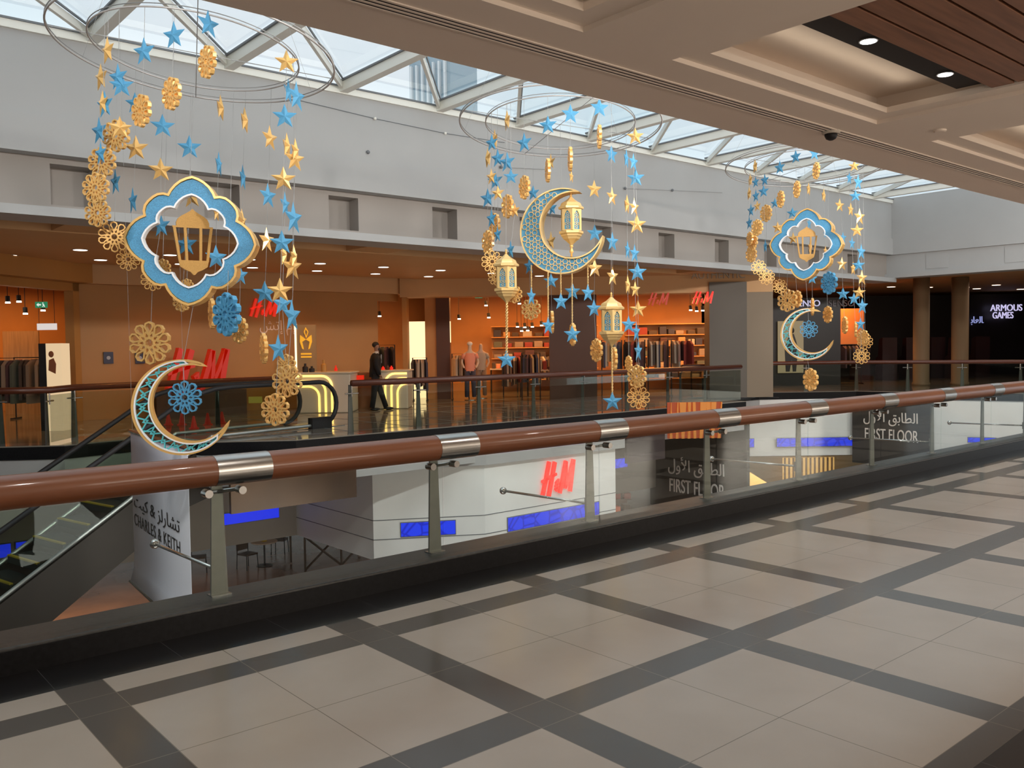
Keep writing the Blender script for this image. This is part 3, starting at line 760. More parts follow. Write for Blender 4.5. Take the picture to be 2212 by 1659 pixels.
def person(loc, rotz):
    t = thing('person', 'man in a black suit, white shirt and black face mask walking past the counter', 'person', loc, None, rotz)
    # faces +x locally, z up
    J = [((0, 0, 0.96), (0.13, 0.15)), ((0.01, 0, 1.15), (0.12, 0.15)), ((0.02, 0, 1.32), (0.125, 0.17)), ((0.02, 0, 1.44), (0.08, 0.11)), ((0.03, 0, 1.52), 0.055), ((0.05, 0, 1.60), (0.082, 0.072)), ((0.05, 0, 1.67), (0.095, 0.076)), ((0.045, 0, 1.72), (0.062, 0.052)),
         # left arm 8..12
         ((0.02, 0.20, 1.40), 0.062), ((-0.01, 0.24, 1.17), 0.046), ((0.08, 0.23, 0.94), 0.035), ((0.11, 0.22, 0.86), (0.018, 0.035)),
         # right arm
         ((0.02, -0.20, 1.40), 0.062), ((0.0, -0.24, 1.17), 0.046), ((0.09, -0.22, 0.94), 0.035), ((0.12, -0.21, 0.86), (0.018, 0.035)),
         # left leg (forward)
         ((0.02, 0.09, 0.86), 0.088), ((0.14, 0.10, 0.50), 0.062), ((0.27, 0.10, 0.10), 0.042),
         # right leg (back)
         ((-0.01, -0.09, 0.86), 0.088), ((-0.04, -0.10, 0.50), 0.062), ((-0.10, -0.10, 0.10), 0.042)]
    Ed = [(0, 1), (1, 2), (2, 3), (3, 4), (4, 5), (5, 6), (6, 7), (3, 8), (8, 9), (9, 10), (10, 11), (3, 12), (12, 13), (13, 14), (14, 15), (0, 16), (16, 17), (17, 18), (0, 19), (19, 20), (20, 21)]
    b = skin_body('body', J, Ed, M_skin, t)
    b.data.materials.append(M_suit); b.data.materials.append(M_shirt)
    for p in b.data.polygons:
        z = p.center.z; x = p.center.x
        if abs(p.center.y) > 0.12 and z < 0.93 and z > 0.8 and abs(p.center.y) > 0.17: p.material_index = 0
        elif z < 1.47: p.material_index = 1
        elif z < 1.52: p.material_index = 2
    # hands: five fingers each
    for s in (-1, 1):
        hx, hz = 0.115, 0.84; jj = [((hx-0.005, s*0.215, 0.885), (0.02, 0.032)), ((hx, s*0.215, 0.84), (0.016, 0.036))]; ee = [(0, 1)]
        for f, (dx, ln) in enumerate(((-0.027, 0.065), (-0.009, 0.075), (0.009, 0.072), (0.027, 0.058))):
            i = len(jj); jj += [((hx+dx, s*0.213, 0.80), 0.009), ((hx+dx+0.006, s*0.206, 0.80-ln*0.55), 0.008), ((hx+dx+0.002, s*0.198, 0.80-ln), 0.007)]; ee += [(1, i), (i, i+1), (i+1, i+2)]
        i = len(jj); jj += [((hx+0.035, s*0.205, 0.855), 0.010), ((hx+0.05, s*0.195, 0.82), 0.009)]; ee += [(0, i), (i, i+1)]
        skin_body('hand', jj, ee, M_skin, t, 0, 1)
    # jacket
    jk = MB()
    rings = [(0.86, 0.155, 0.185, 0.0), (1.0, 0.150, 0.178, 0.0), (1.14, 0.142, 0.172, 0.01), (1.30, 0.152, 0.198, 0.02), (1.40, 0.125, 0.195, 0.02), (1.46, 0.085, 0.11, 0.02)]
    vs = []; n = 18
    for z, rx, ry, cx in rings:
        for j in range(n): a = 2*PI*j/n; vs.append((cx+rx*math.cos(a), ry*math.sin(a), z))
    fs = [(i*n+j, i*n+(j+1) % n, (i+1)*n+(j+1) % n, (i+1)*n+j) for i in range(len(rings)-1) for j in range(n)]+[list(range(n))]
    jk.add(vs, fs)
    for s in (-1, 1): jk.tube([(0.02, s*0.19, 1.41), (0.0, s*0.235, 1.30), (-0.0, s*0.247, 1.17), (0.05, s*0.24, 1.03), (0.085, s*0.228, 0.92)], [0.075, 0.068, 0.060, 0.054, 0.050], 10)
    jk.build('jacket', M_suit, t, True)
    sh = MB().prism([(1.44, -0.028), (1.44, 0.028), (1.22, 0.004), (1.22, -0.004)], 0, 0.02, Matrix(((0, -1, 0, 0.175), (0, 0, 1, 0), (1, 0, 0, 0), (0, 0, 0, 1)))); sh.build('shirt_front', M_shirt, t)
    MB().tube([(0.02, -0.06, 1.47), (0.085, 0, 1.455), (0.02, 0.06, 1.47), (-0.04, 0, 1.48)], 0.017, 6, closed=True).build('collar', M_shirt, t, True)
    tie = MB().prism([(1.44, -0.012), (1.44, 0.012), (1.18, 0.018), (1.18, -0.018)], 0, 0.01, Matrix(((0, -1, 0, 0.190), (0, 0, 1, 0), (1, 0, 0, 0), (0, 0, 0, 1)))); tie.build('tie', M_suit, t)
    # trousers
    tr = MB()
    tr.tube([(0.0, 0.085, 0.93), (0.05, 0.095, 0.75), (0.14, 0.10, 0.50), (0.21, 0.10, 0.28), (0.275, 0.10, 0.07)], [0.105, 0.095, 0.078, 0.068, 0.066], 12)
    tr.tube([(0.0, -0.085, 0.93), (-0.015, -0.095, 0.75), (-0.04, -0.10, 0.50), (-0.07, -0.10, 0.28), (-0.105, -0.10, 0.07)], [0.105, 0.095, 0.078, 0.068, 0.066], 12)
    tr.build('trousers', M_suit, t, True)
    for s, x in ((1, 0.27), (-1, -0.10)):
        MB().sphere((x+0.07, s*0.10, 0.035), 0.05, 8, (2.7, 0.9, 0.75)).build('shoe', M_shoe, t, True)
    # hair, ears, nose, mask, eyes
    MB().sphere((0.025, 0, 1.69), 0.088, 8, (1.05, 0.93, 0.92)).build('hair', M_hair, t, True)
    f = MB(); f.sphere((0.145, 0, 1.625), 0.016, 6, (1.1, 0.8, 1.5)); 
    for s in (-1, 1): f.sphere((0.045, s*0.082, 1.625), 0.02, 6, (0.8, 0.35, 1.4))
    f.build('nose_and_ears', M_skin, t, True)
    for s in (-1, 1): MB().sphere((0.128, s*0.03, 1.648), 0.010, 6).build('eye', M_hair, t, True)
    MB().sphere((0.085, 0, 1.585), 0.068, 8, (0.95, 0.92, 0.80)).build('face_mask', M_dark, t, True)
    return t
pm = bp(812, 886, 2, 0)
pobj = person(pm, -0.45)

M_mann = mat('mannequin_plastic', (0.62, 0.45, 0.32), 0.5)
def mannequin(loc, label, shirt, trou, cap=None, rz=-2.2):
    t = thing('mannequin', label, 'mannequin', loc, 'shop mannequins', rz)
    J = [((0, 0, 0.95), (0.10, 0.14)), ((0, 0, 1.12), (0.09, 0.12)), ((0, 0, 1.32), (0.10, 0.16)), ((0, 0, 1.43), (0.06, 0.09)), ((0, 0, 1.52), 0.045), ((0.01, 0, 1.62), (0.08, 0.07)), ((0.01, 0, 1.71), (0.06, 0.05)),
         ((0, 0.18, 1.38), 0.05), ((-0.02, 0.25, 1.14), 0.038), ((0.06, 0.17, 0.96), 0.03), ((0, -0.18, 1.38), 0.05), ((-0.02, -0.25, 1.14), 0.038), ((0.06, -0.17, 0.96), 0.03),
         ((0, 0.09, 0.85), 0.08), ((0.02, 0.10, 0.48), 0.055), ((0, 0.11, 0.06), 0.04), ((0, -0.09, 0.85), 0.08), ((0.03, -0.10, 0.48), 0.055), ((0, -0.11, 0.06), 0.04)]
    Ed = [(0, 1), (1, 2), (2, 3), (3, 4), (4, 5), (5, 6), (3, 7), (7, 8), (8, 9), (3, 10), (10, 11), (11, 12), (0, 13), (13, 14), (14, 15), (0, 16), (16, 17), (17, 18)]
    b = skin_body('body', J, Ed, M_mann, t, 0, 1)
    s = MB(); n = 14; rg = [(0.88, 0.13, 0.17), (1.1, 0.115, 0.15), (1.3, 0.125, 0.19), (1.42, 0.09, 0.14)]
    s.add([(rx*math.cos(2*PI*j/n), ry*math.sin(2*PI*j/n), z) for z, rx, ry in rg for j in range(n)], [(i*n+j, i*n+(j+1) % n, (i+1)*n+(j+1) % n, (i+1)*n+j) for i in range(3) for j in range(n)])
    for q in (-1, 1): s.tube([(0, q*0.16, 1.39), (-0.01, q*0.22, 1.25)], [0.07, 0.065], 8)
    s.build('top', shirt, t, True)
    r = MB()
    for q in (-1, 1): r.tube([(0, q*0.08, 0.92), (0.02, q*0.10, 0.5), (0, q*0.11, 0.1)], [0.10, 0.075, 0.065], 10)
    r.build('trousers', trou, t, True)
    if cap: MB().sphere((0.015, 0, 1.70), 0.09, 8, (1.1, 1, 0.75)).build('cap', cap, t, True)
    MB().lathe([(0.18, 0), (0.18, 0.02)], 20).build('base', M_steel, t)
m1 = vp(1033, 800, 25.6); m2 = vp(1057, 800, 26.5)
mannequin((m1.x+0.4, m1.y+0.9, 0), 'mannequin in a peach top, dark trousers and white cap', M_peach, MCL[3], mat('white_cap', (0.8, 0.7, 0.6), 0.7))
mannequin((m2.x+0.4, m2.y+0.9, 0), 'mannequin in a pale printed top with hands on hips', MCL[2], MCL[1])

# ---- cosmetics counters with glowing curved strips
M_counter = mat('white_counter', (0.62, 0.56, 0.45), 0.4); M_glow = emis('glowing_gold_strip', (1.0, 0.62, 0.16), 2.3)
def arc_counter(px, t_, w, h, flip, label):
    """counter whose front carries three glowing strips that run flat then turn down"""
    p = vp(px, 880, t_); p.z = 0
    t = thing('cosmetics_counter', label, 'counter', p, 'lit cosmetics counters', -YAW)
    m = MB().box((0, 0, 0), (w, 1.1, h)); bevel(m.build('counter_body', M_counter, t), 0.03)
    bevel(MB().box((-0.04, -0.04, h), (w+0.04, 1.14, h+0.04)).build('counter_top', M_counter, t), 0.01)
    for k in range(3):
        s = -1 if flip else 1; r = 0.26
        xe = (w*0.66-k*0.16) if not flip else (w*0.34+k*0.16)
        xs = 0.02 if not flip else w-0.02; z = h-0.05-k*0.13
        pts = [(xs, z)]
        cx = xe-s*r
        for a in range(0, 91, 15): pts.append((cx+s*r*math.sin(math.radians(a)), z-r+r*math.cos(math.radians(a))))
        pts.append((xe, 0.02))
        MB().ribbon(pts, 0.05, -0.03, 0.0, False).build('glowing_strip', M_glow, t)
    return t
arc_counter(641, 22.0, 1.35, 0.98, False, 'white cosmetics counter with glowing gold strips, left of the man')
arc_counter(808, 23.2, 0.90, 0.98, True, 'white cosmetics counter with glowing gold strips, right of the man')
p = vp(735, 880, 23.6); p.z = 0
t = thing('back_counter', 'low dark counter between the two glowing counters', 'counter', p, None, -YAW)
MB().box((0, 0, 0), (0.95, 0.6, 0.95)).build('counter_body', mat('amber_counter', (0.25, 0.12, 0.05), 0.5), t)
for i, (px, lab) in enumerate(((737, 'left glowing red gift box on the counter beside the man'), (765, 'right glowing red gift box beside the man'))):
    a, w, h = facing_box(px, px+20, 811, 829, 22.9)
    o = MB().box((0, 0, 0), (w, 0.12, h)).build('red_box', mat('red_glow_box', (0.5, 0.02, 0.01), 0.4, emit=(1, 0.02, 0.0), estr=0.5)); o.location = (a.x, a.y, a.z); o.rotation_euler = (0, 0, -YAW); tag(o, lab, 'box', 'red boxes on the counter')
# items on counters
def bottle_mesh(r, h):
    return MB().lathe([(r, 0), (r, h*0.6), (r*0.4, h*0.72), (r*0.4, h), (r*0.3, h)], 10)
for i, (px, t_, mt, h) in enumerate(((660, 22.3, M_dark, .22), (674, 22.3, M_dark, .15), (700, 22.6, M_goldp, .30), (726, 24.0, M_red, .2), (820, 23.6, M_hmd, .12), (828, 23.6, M_red, .10), (838, 23.7, M_hmd, .13), (846, 23.6, M_red, .11))):
    p = vp(px, 820, t_); z = 1.02 if i in (0, 1, 2, 4, 5, 6, 7) else 0.95
    o = bottle_mesh(0.07 if i < 3 else 0.045, h).build('perfume_bottle', mt); o.location = (p.x, p.y, z)
    tag(o, ['squat dark bottle at the left end of the left glowing counter', 'small dark bottle, second on the left glowing counter', 'tall golden bottle behind the left counter', 'red bottle between the counters', 'brown jar, first on the right counter', 'red jar, second on the right counter', 'brown jar, third on the right counter', 'red jar, last on the right counter'][i], 'bottle', 'bottles on the counters')
# totem sign with gold emblem
p = vp(640, 880, 23.4); p.z = 0
t = thing('light_totem', 'tall beige totem with a gold bow emblem and one glowing edge', 'totem sign', p, None, -YAW)
MB().box((0.05, 0, 0), (0.56, 0.08, 2.25)).build('totem_body', mat('totem_beige', (0.42, 0.30, 0.16), 0.5), t)
MB().box((0, -0.01, 0.55), (0.05, 0.09, 2.27)).build('glowing_edge', emis('totem_edge', (1.0, 0.75, 0.4), 2.2), t)
m = MB()
for s in (-1, 1):
    m.prism([(0.30, 1.86), (0.30+s*0.15, 1.98), (0.30+s*0.16, 1.80), (0.30+s*0.10, 1.62), (0.30+s*0.06, 1.60), (0.30+s*0.10, 1.80)], -0.02, 0.0)
m.ribbon([(0.26, 2.06), (0.30, 2.16), (0.36, 2.06), (0.31, 1.92)], 0.02, -0.02, 0.0)
m.box((0.16, -0.02, 1.46), (0.44, 0.0, 1.50)); m.box((0.16, -0.02, 1.38), (0.44, 0.0, 1.42))
m.build('gold_emblem', mat('gold_emblem_lit', (0.8, 0.45, 0.05), 0.4, emit=(1.0, 0.5, 0.03), estr=0.5), t)
# light box with poster at left doorway
a, w, h = facing_box(104, 134, 742, 900, 18.0); a.z = 0.0
t = thing('light_box', 'tall bright light box with a small portrait poster by the left doorway', 'light box', (a.x, a.y, 0), None, -YAW)
hh = vp(104, 742, 18.0).z
MB().box((0, 0, 0), (w, 0.35, hh)).build('glowing_body', emis('lightbox_glow', (1.0, 0.72, 0.42), 0.75), t)
m = MB(); m.sphere((w*.35, -0.005, hh-0.22), 0.055, 8, (1, .15, 1.2)); m.prism([(w*.15, hh-0.55), (w*.2, hh-0.34), (w*.5, hh-0.30), (w*.65, hh-0.42), (w*.6, hh-0.62)], -0.012, 0.0); m.build('portrait_print', mat('print_brown', (0.25, 0.09, 0.04), 0.6), t)
MB().box((-0.16, 0.02, 0), (-0.005, 0.34, hh)).build('dark_side_panel', M_dark, t)

# ---- red wall letters  H&M
def hm_logo(h, th=0.05):
    """slanted hand-drawn H & M as one mesh; baseline z=0, height h"""
    m = MB(); s = h; sl = 0.26
    def st(pts, w):
        m.ribbon([(p[0]*s+p[1]*s*sl, p[1]*s) for p in pts], w*s, -th, 0.0, False)
    st([(0.10, 0.0), (0.16, 0.5), (0.20, 1.0)], 0.13); st([(0.42, -0.06), (0.46, 0.45), (0.50, 0.97)], 0.14); st([(-0.02, 0.42), (0.30, 0.52), (0.66, 0.60)], 0.08)
    st([(0.70, 0.16), (0.78, 0.10), (0.84, 0.18), (0.72, 0.34), (0.80, 0.40), (0.82, 0.30), (0.70, 0.22)], 0.055)
    st([(0.98, 0.0), (1.04, 0.5), (1.08, 0.96)], 0.13); st([(1.10, 0.94), (1.20, 0.45), (1.24, 0.12)], 0.10)
    st([(1.24, 0.12), (1.36, 0.5), (1.46, 0.96)], 0.09); st([(1.48, 0.98), (1.50, 0.5), (1.52, 0.0)], 0.15)
    return m
def wall_sign(mb, name, label, cat, loc, rz, mt):
    o = mb.build(name, mt); o.location = loc; o.rotation_euler = (0, 0, rz); tag(o, label, cat); return o
p = bp(537, 683, 1, YS-0.02); hh = bp(537, 645, 1, YS).z-p.z
wall_sign(hm_logo(hh), 'red_wall_sign', 'red H&M sign high on the orange shop wall', 'sign', (p.x, p.y, p.z), 0, M_red)
p = bp(561, 713, 1, YS-0.02)
wall_sign(text_mb(AR_HM + ' ' + ''.join(reversed('\ufe87\ufee1')) , 0.26, 0.02, center=False), 'arabic_wall_sign', 'pale Arabic lettering under the red sign on the shop wall', 'sign', (p.x, p.y, p.z), 0, mat('pale_letters', (0.85, 0.62, 0.50), 0.5))
p = bp(388, 835, 1, YS-0.9); hh = bp(388, 742, 1, YS-0.9).z-p.z
o = wall_sign(hm_logo(hh*1.0, 0.22), 'red_letters', 'large free-standing red H&M letters on the far walkway floor', 'sign', (p.x-0.42, YS-0.9, 0.62), 0, mat('red_letter_paint', (0.55, 0.02, 0.01), 0.4, emit=(1, 0.02, 0), estr=0.15)); o.scale = (0.86, 1, 1.0)
MB_ = MB().box((-0.2, -0.1, -0.62), (2.4, 0.35, 0.0)); 
b_ = MB_.build('letter_plinth', M_hmd, o)
for i, (px, py) in enumerate(((1407, 660), (1502, 657))):
    s = s_at(px); q = C0+CD*s; z0 = vp(px, py, (q-CX).dot(FW)).z
    wall_sign(hm_logo(0.36), 'red_shop_sign', ['dim red sign hanging in the right shop window', 'bright red sign at the right end of the shop window'][i], 'sign', (q.x-0.2*CD.x-0.05, q.y-0.2*CD.y-0.16, z0), CDr, M_red if i else mat('red_sign_dim', (0.4, 0.03, 0.01), 0.4, emit=(1, 0.04, 0.0), estr=0.2))
# small square notices on the wall
for i, px in enumerate((234, 302)):
    p = bp(px, 773, 1, YS-0.02)
    t = thing('wall_notice', ['left small square dark notice on the orange wall', 'right small square dark notice, beside the big golden rosette'][i], 'notice', (p.x, p.y, p.z), 'dark notices on the wall')
    MB().box((-0.11, -0.02, -0.14), (0.11, 0.0, 0.14)).build('board', mat('notice_navy', (0.02, 0.02, 0.06), 0.4), t)
    MB().lathe([(0.045, 0), (0.045, 0.004)], 14, Matrix.Translation((0, -0.02, 0)) @ Matrix.Rotation(PI/2, 4, 'X')).build('round_mark', mat('notice_grey', (0.4, 0.4, 0.45), 0.4), t)
# red cones on the far floor
cone_px = [(364, 918), (393, 918), (419, 926), (449, 918), (480, 915)]
def make_cone(p, lab):
    t = thing('floor_cone', lab, 'cone', p, 'red cones by the escalator')
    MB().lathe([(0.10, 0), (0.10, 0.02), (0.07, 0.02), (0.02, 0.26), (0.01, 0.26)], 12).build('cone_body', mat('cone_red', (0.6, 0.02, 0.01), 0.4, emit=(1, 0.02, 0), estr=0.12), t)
    return t
for i, (px, py) in enumerate(cone_px):
    p = bp(px, py, 2, 0); 
    make_cone((p.x, p.y, 0), 'small red cone on the far floor, %s from the left' % names[i])

# ---- far balustrades
M_frail = mat('dark_handrail_wood', (0.085, 0.022, 0.010), 0.3); M_fpost = mat('far_post_steel', (0.13, 0.13, 0.12), 0.4, 0.7)
M_fglass = glass_mat('far_glass', (0.86, 0.90, 0.86), refl=0.06)
def far_rail(pts, label, step=1.6, zt=1.0):
    P = [Vector((p[0], p[1], 0)) for p in pts]
    t = thing('glass_balustrade', label, 'balustrade', P[0])
    m = MB()
    m.tube([(q-P[0])+Vector((0, 0, zt-0.05)) for q in P], 0.06, 10); m.build('handrail', M_frail, t, True)
    for a, b in zip(P[:-1], P[1:]):
        L = (b-a).length; n = max(1, round(L/step)); d = (b-a)/n; rz = math.atan2(d.y, d.x)
        for k in range(n):
            q = a+d*k-P[0]; Mq = Matrix.Translation(q) @ Matrix.Rotation(rz, 4, 'Z')
            MB().box((0.01, -0.006, 0.04), (d.length-0.01, 0.006, 0.86), Mq).build('glass_panel', M_fglass, t)
            m = MB().prism([(-0.06, 0), (0.06, 0), (0.03, 0.92), (-0.03, 0.92)], 0.05, 0.07, Mq)
            m.build('post', M_fpost, t)
            m = MB().tube([Mq @ Vector((-0.14, 0.0, 0.76)), Mq @ Vector((0.14, 0.0, 0.76))], 0.014, 6); m.tube([Mq @ Vector((0, 0, 0.9)), Mq @ Vector((0, 0, 0.7))], 0.014, 6); m.build('spider_clamp', M_steel, t)
    return t
far_rail([(-2.4, 16.1), (1.9, 13.16), (2.6, 12.72), (3.2, 13.5), (7.6, 14.3)], 'dark far balustrade at the left, passing behind the escalator top')
far_rail([(7.15, 10.3), (19.4, 10.3)], 'long far balustrade with steel clamps in front of the counters and the middle shop')
far_rail([(19.6, 12.5), (23.4, 12.5), (25.98, 10.45), (27.3, 6.0), (27.7, 1.2)], 'far balustrade across the dark right end of the atrium', 1.6, 0.98)

# ================================================================== ESCALATOR
PH = math.radians(12); h_ = Vector((math.cos(PH), math.sin(PH), 0)); nrm = Vector((-math.sin(PH), math.cos(PH), 0))
X0 = vp(291, 1081, 14.6)      # a point on the near skirt
sl = (0.0-X0.z)/0.5; E0 = X0+(h_*0.866+Vector((0, 0, 0.5)))*sl   # where the incline meets the landing level
t = thing('escalator', 'escalator going down to the left, with yellow edged steps behind glass sides', 'escalator', E0, None, PH)
# local frame: x along the travel (up = +x), y across, z up; origin at top of incline
TOPL = 2.6; DOWN = 8.66; W2 = 1.25
def inc(x): return x*0.5774 if x < 0 else 0.0
prof = [(-DOWN-2.0, -5.0), (-DOWN, -5.0), (-0.001, -0.0), (TOPL, 0.0)]
M_truss = mat('escalator_cladding', (0.035, 0.028, 0.022), 0.35)
m = MB().prism([(-DOWN-2, -5.0), (-DOWN, -5.0), (0, 0.0), (0.35, 0.0), (0.35, -0.9), (-0.6, -1.15), (-7.0, -5.0)], 0.0, 0.10); m.prism([(-DOWN-2, -5.0), (-DOWN, -5.0), (0, 0.0), (0.35, 0.0), (0.35, -0.9), (-0.6, -1.15), (-7.0, -5.0)], W2-0.1, W2)
m.build('truss_cladding', M_truss, t)
for y, nm in ((0.05, 'near'), (W2-0.05, 'far')):
    m = MB(); m.tube([(-DOWN-1.5, y, -4.95), (-DOWN, y, -4.95), (0, y, 0.05), (TOPL, y, 0.07)], 0.035, 8); m.build('skirt_profile', mat('skirt_steel_'+nm, (0.40, 0.42, 0.40), 0.35, 0.8), t)
    g = MB()
    hrz = 0.90
    gp = [(-DOWN-1.0, -4.95), (-DOWN, -4.95), (0, 0.05), (TOPL, 0.08)]
    tp = [(-DOWN-1.0, -4.1), (-DOWN-0.2, -4.1), (-0.25, 0.88), (TOPL-0.1, 0.88)]
    arc = [(TOPL-0.1+0.40*math.sin(a), 0.48+0.40*math.cos(a)) for a in [math.radians(k) for k in range(15, 181, 15)]]
    poly = [gp[0], gp[1], gp[2], gp[3]]+list(reversed(arc[:-1]))+list(reversed(tp))
    g.prism(poly, y-0.005, y+0.005); g.build('glass_side', M_fglass, t)
    hp = [(-DOWN-1.0, y, -4.08), (-DOWN-0.2, y, -4.08), (-0.75, y, 0.60), (-0.35, y, 0.80), (0.1, y, 0.905), (0.5, y, 0.93)]+[(TOPL-0.1, y, 0.93)]+[(TOPL-0.1+0.44*math.sin(a), y, 0.49+0.44*math.cos(a)) for a in [math.radians(k) for k in range(15, 181, 15)]]
    MB().tube(hp, 0.045, 8).build('rubber_handrail', M_dark, t, True)
stp = 0.40; k = 0; x = -0.25
M_step = mat('step_metal', (0.035, 0.037, 0.035), 0.6, 0.1); M_yel = mat('yellow_step_edge', (0.55, 0.40, 0.03), 0.5)
while x > -DOWN:
    z = x*0.5774
    s = MB().box((x-stp, 0.12, z-0.23*0.1-0.20), (x, W2-0.12, z-0.10)).build('step', M_step, t)
    MB().box((x-stp-0.005, 0.12, z-0.115), (x-stp+0.045, W2-0.12, z-0.092)).build('yellow_edge', M_yel, s)
    x -= stp
MB().box((-0.2, 0.1, -0.05), (TOPL+0.6, W2-0.1, 0.012)).build('landing_plate', M_steel, t)
MB().box((TOPL-0.35, -0.02, 0.0), (TOPL+0.15, 0.12, 0.22)).build('newel_base', M_dark, t)
# direction sign by the escalator head
p = vp(548, 862, 17.5)
o = panel('yellow_notice', 'small yellow notice beside the escalator head', 'notice', 537, 566, 857, 871, 18.6, mat('yellow_notice', (0.45, 0.33, 0.05), 0.5, emit=(0.8, 0.6, 0.1), estr=0.15), 0.02)

# ================================================================== GROUND FLOOR
for sx in (2, 10, 18, 26):
    light('AREA', (sx, 1.15, -3.2), 90, (1.0, 0.95, 0.88), (sx+1.5, 10, -1.6), 4, 1.6)  # added low fill under the near slab, lifts the far bulkhead
M_gfloor = mat('ground_floor_stone', (0.22, 0.12, 0.075), 0.22, noise=0.35, nscale=0.6)
struct(MB().box((-9, 1.0, -5.2), (45, 32, -5.0)).build('floor_ground', M_gfloor))
struct(MB().box((-9, 0.4, -5.2), (45, 1.0, -1.6)).build('wall_ground_near', M_white))
# bulkhead: corner A at px 800, chamfer to px 1046, straight to px 1329
ZB = -2.75
B0 = bp(1046, 1012, 1, YW+0.05); B1 = bp(1329, 982, 1, YW+0.05)
dA = CX + (FW+RT*((800-1106)/FPX))*17.9
Ac = Vector((dA.x, dA.y))
bb = [(Ac.x, Ac.y+7.0), (Ac.x, Ac.y), (B0.x, YW+0.05), (B1.x, YW+0.05), (B1.x, YW+6)]
M_bulk = mat('white_bulkhead_panel', (0.84, 0.85, 0.83), 0.5, noise=0.03, nscale=2)
m = MB().prism(bb, ZB, -0.8, axis='z'); struct(m.build('wall_bulkhead', M_bulk))
bz = lambda px, py: None
# ledge
lg = [(Ac.x-0.18, Ac.y+7), (Ac.x-0.18, Ac.y-0.12), (B0.x-0.05, YW-0.08), (B1.x+0.2, YW-0.08), (B1.x+0.2, YW+1.2), (Ac.x+1, YW+7)]
m = MB().prism(lg, -0.86, -0.22, axis='z'); struct(m.build('trim_8', M_white))
# seams
m = MB()
for z in (-1.93, -2.33):
    m.prism([(q[0]-0.006 if i < 2 else q[0], q[1]-(0.006 if i >= 1 else 0)) for i, q in enumerate(bb)], z-0.008, z+0.008, axis='z')
struct(m.build('trim_9', M_mulld))
# second bulkhead part further back (left), facing the walkway with a blue screen
C1 = bp(627, 1158, 2, ZB)   # inner corner
yb2 = C1.y
struct(MB().box((-9, yb2, ZB), (Ac.x+0.05, yb2+1.0, -0.8)).build('wall_bulkhead_back', mat('beige_bulkhead', (0.40, 0.36, 0.31), 0.6)))
struct(MB().prism([(-9, 17.0), (5.9, 10.9), (Ac.x, 10.9), (Ac.x, yb2), (-9, yb2)], -0.85, -0.80, axis='z').build('ceiling_ground_left', M_white))
struct(MB().box((-9, yb2+0.5, ZB), (45, 32, ZB+0.1)).build('ceiling_ground', M_ceil))
# blue screens
def screen(name, label, P0, P1, z0, z1, mt, off=0.03):
    P0 = Vector((P0[0], P0[1], 0)); P1 = Vector((P1[0], P1[1], 0)); d = P1-P0; rz = math.atan2(d.y, d.x)
    t = thing(name, label, 'led screen', (P0.x, P0.y, z0), 'blue led screens', rz)
    MB().box((0, -off, 0), (d.length, 0.0, z1-z0)).build('screen_face', mt, t)
    MB().box((-0.015, -off+0.008, -0.015), (d.length+0.015, 0.004, z1-z0+0.015)).build('screen_frame', M_mulld, t)
ch0 = Ac; ch1 = Vector((B0.x, YW+0.05))
def on_seg(px, a, b):
    d = FW+RT*((px-1106)/FPX); e = b-a; det = d.x*(-e.y)-d.y*(-e.x)
    rx, ry = a.x-CX.x, a.y-CX.y
    s = (d.x*ry-d.y*rx)/det; return a+e*s
q0 = on_seg(860, ch0, ch1); q1 = on_seg(978, ch0, ch1)
def z_at(px, py, q): 
    tt = ((Vector((q[0], q[1], 0))-Vector((CX.x, CX.y, 0))).dot(Vector((FW.x, FW.y, 0))))/(FW.x**2+FW.y**2)
    # iterate for exact depth
    for _ in range(5):
        P = vp(px, py, tt); e = Vector((q[0]-P.x, q[1]-P.y, 0)).dot(Vector((FW.x, FW.y, 0))); tt += e/(FW.x**2+FW.y**2)
    return vp(px, py, tt).z
screen('blue_led_screen', 'blue led screen on the white bulkhead left of the second steel post', q0, q1, z_at(860, 1159, q0), z_at(860, 1130, q0), M_led)
q2 = bp(1096, 1119, 1, YW+0.05); q2b = bp(1096, 1148, 1, YW+0.05); q3 = bp(1292, 1094, 1, YW+0.05)
screen('blue_led_screen', 'long blue led screen under the lower red sign', (q2.x, q2.y), (q3.x, q3.y), q2b.z, q2.z, M_led)
q4 = bp(484, 1130, 1, yb2-0.01); q5 = bp(601, 1094, 1, yb2-0.01); q5b = bp(601, 1117, 1, yb2-0.01)
screen('blue_led_screen', 'blue led screen deep under the slab, right of the white banner', (q4.x, q4.y), (q5.x, q5.y), q5b.z, q5.z, M_bluescr)
for pxa, pxb, lab in ((-40, 22, 'blue led screen at the left photo edge, behind the escalator'), (34, 92, 'blue led screen seen through the escalator glass')):
    A = bp(pxa, 1175, 1, yb2-0.01); B = bp(pxb, 1170, 1, yb2-0.01)
    screen('blue_led_screen', lab, (A.x, A.y), (B.x, B.y), q5b.z, q5.z, M_bluescr)
# brown cladding panel between banner and bulkhead
pA = bp(498, 1094, 1, 10.15); pB = bp(769, 1073, 1, 10.15)
o = MB().box((pA.x, 10.12, pB.z), (pB.x, 10.2, -0.26)).build('bronze_panel', mat('bronze_cladding', (0.10, 0.055, 0.03), 0.25, 0.3, noise=0.3, nscale=0.8)); tag(o, 'dark bronze cladding panel on the slab edge left of the white bulkhead', 'wall panel')
o = MB().box((14.5, 10.1, -1.25), (15.9, 10.18, -0.26)).build('bronze_panel', mat('purple_cladding', (0.05, 0.033, 0.037), 0.5)); tag(o, 'small dark mauve cladding panel right of the white bulkhead', 'wall panel')
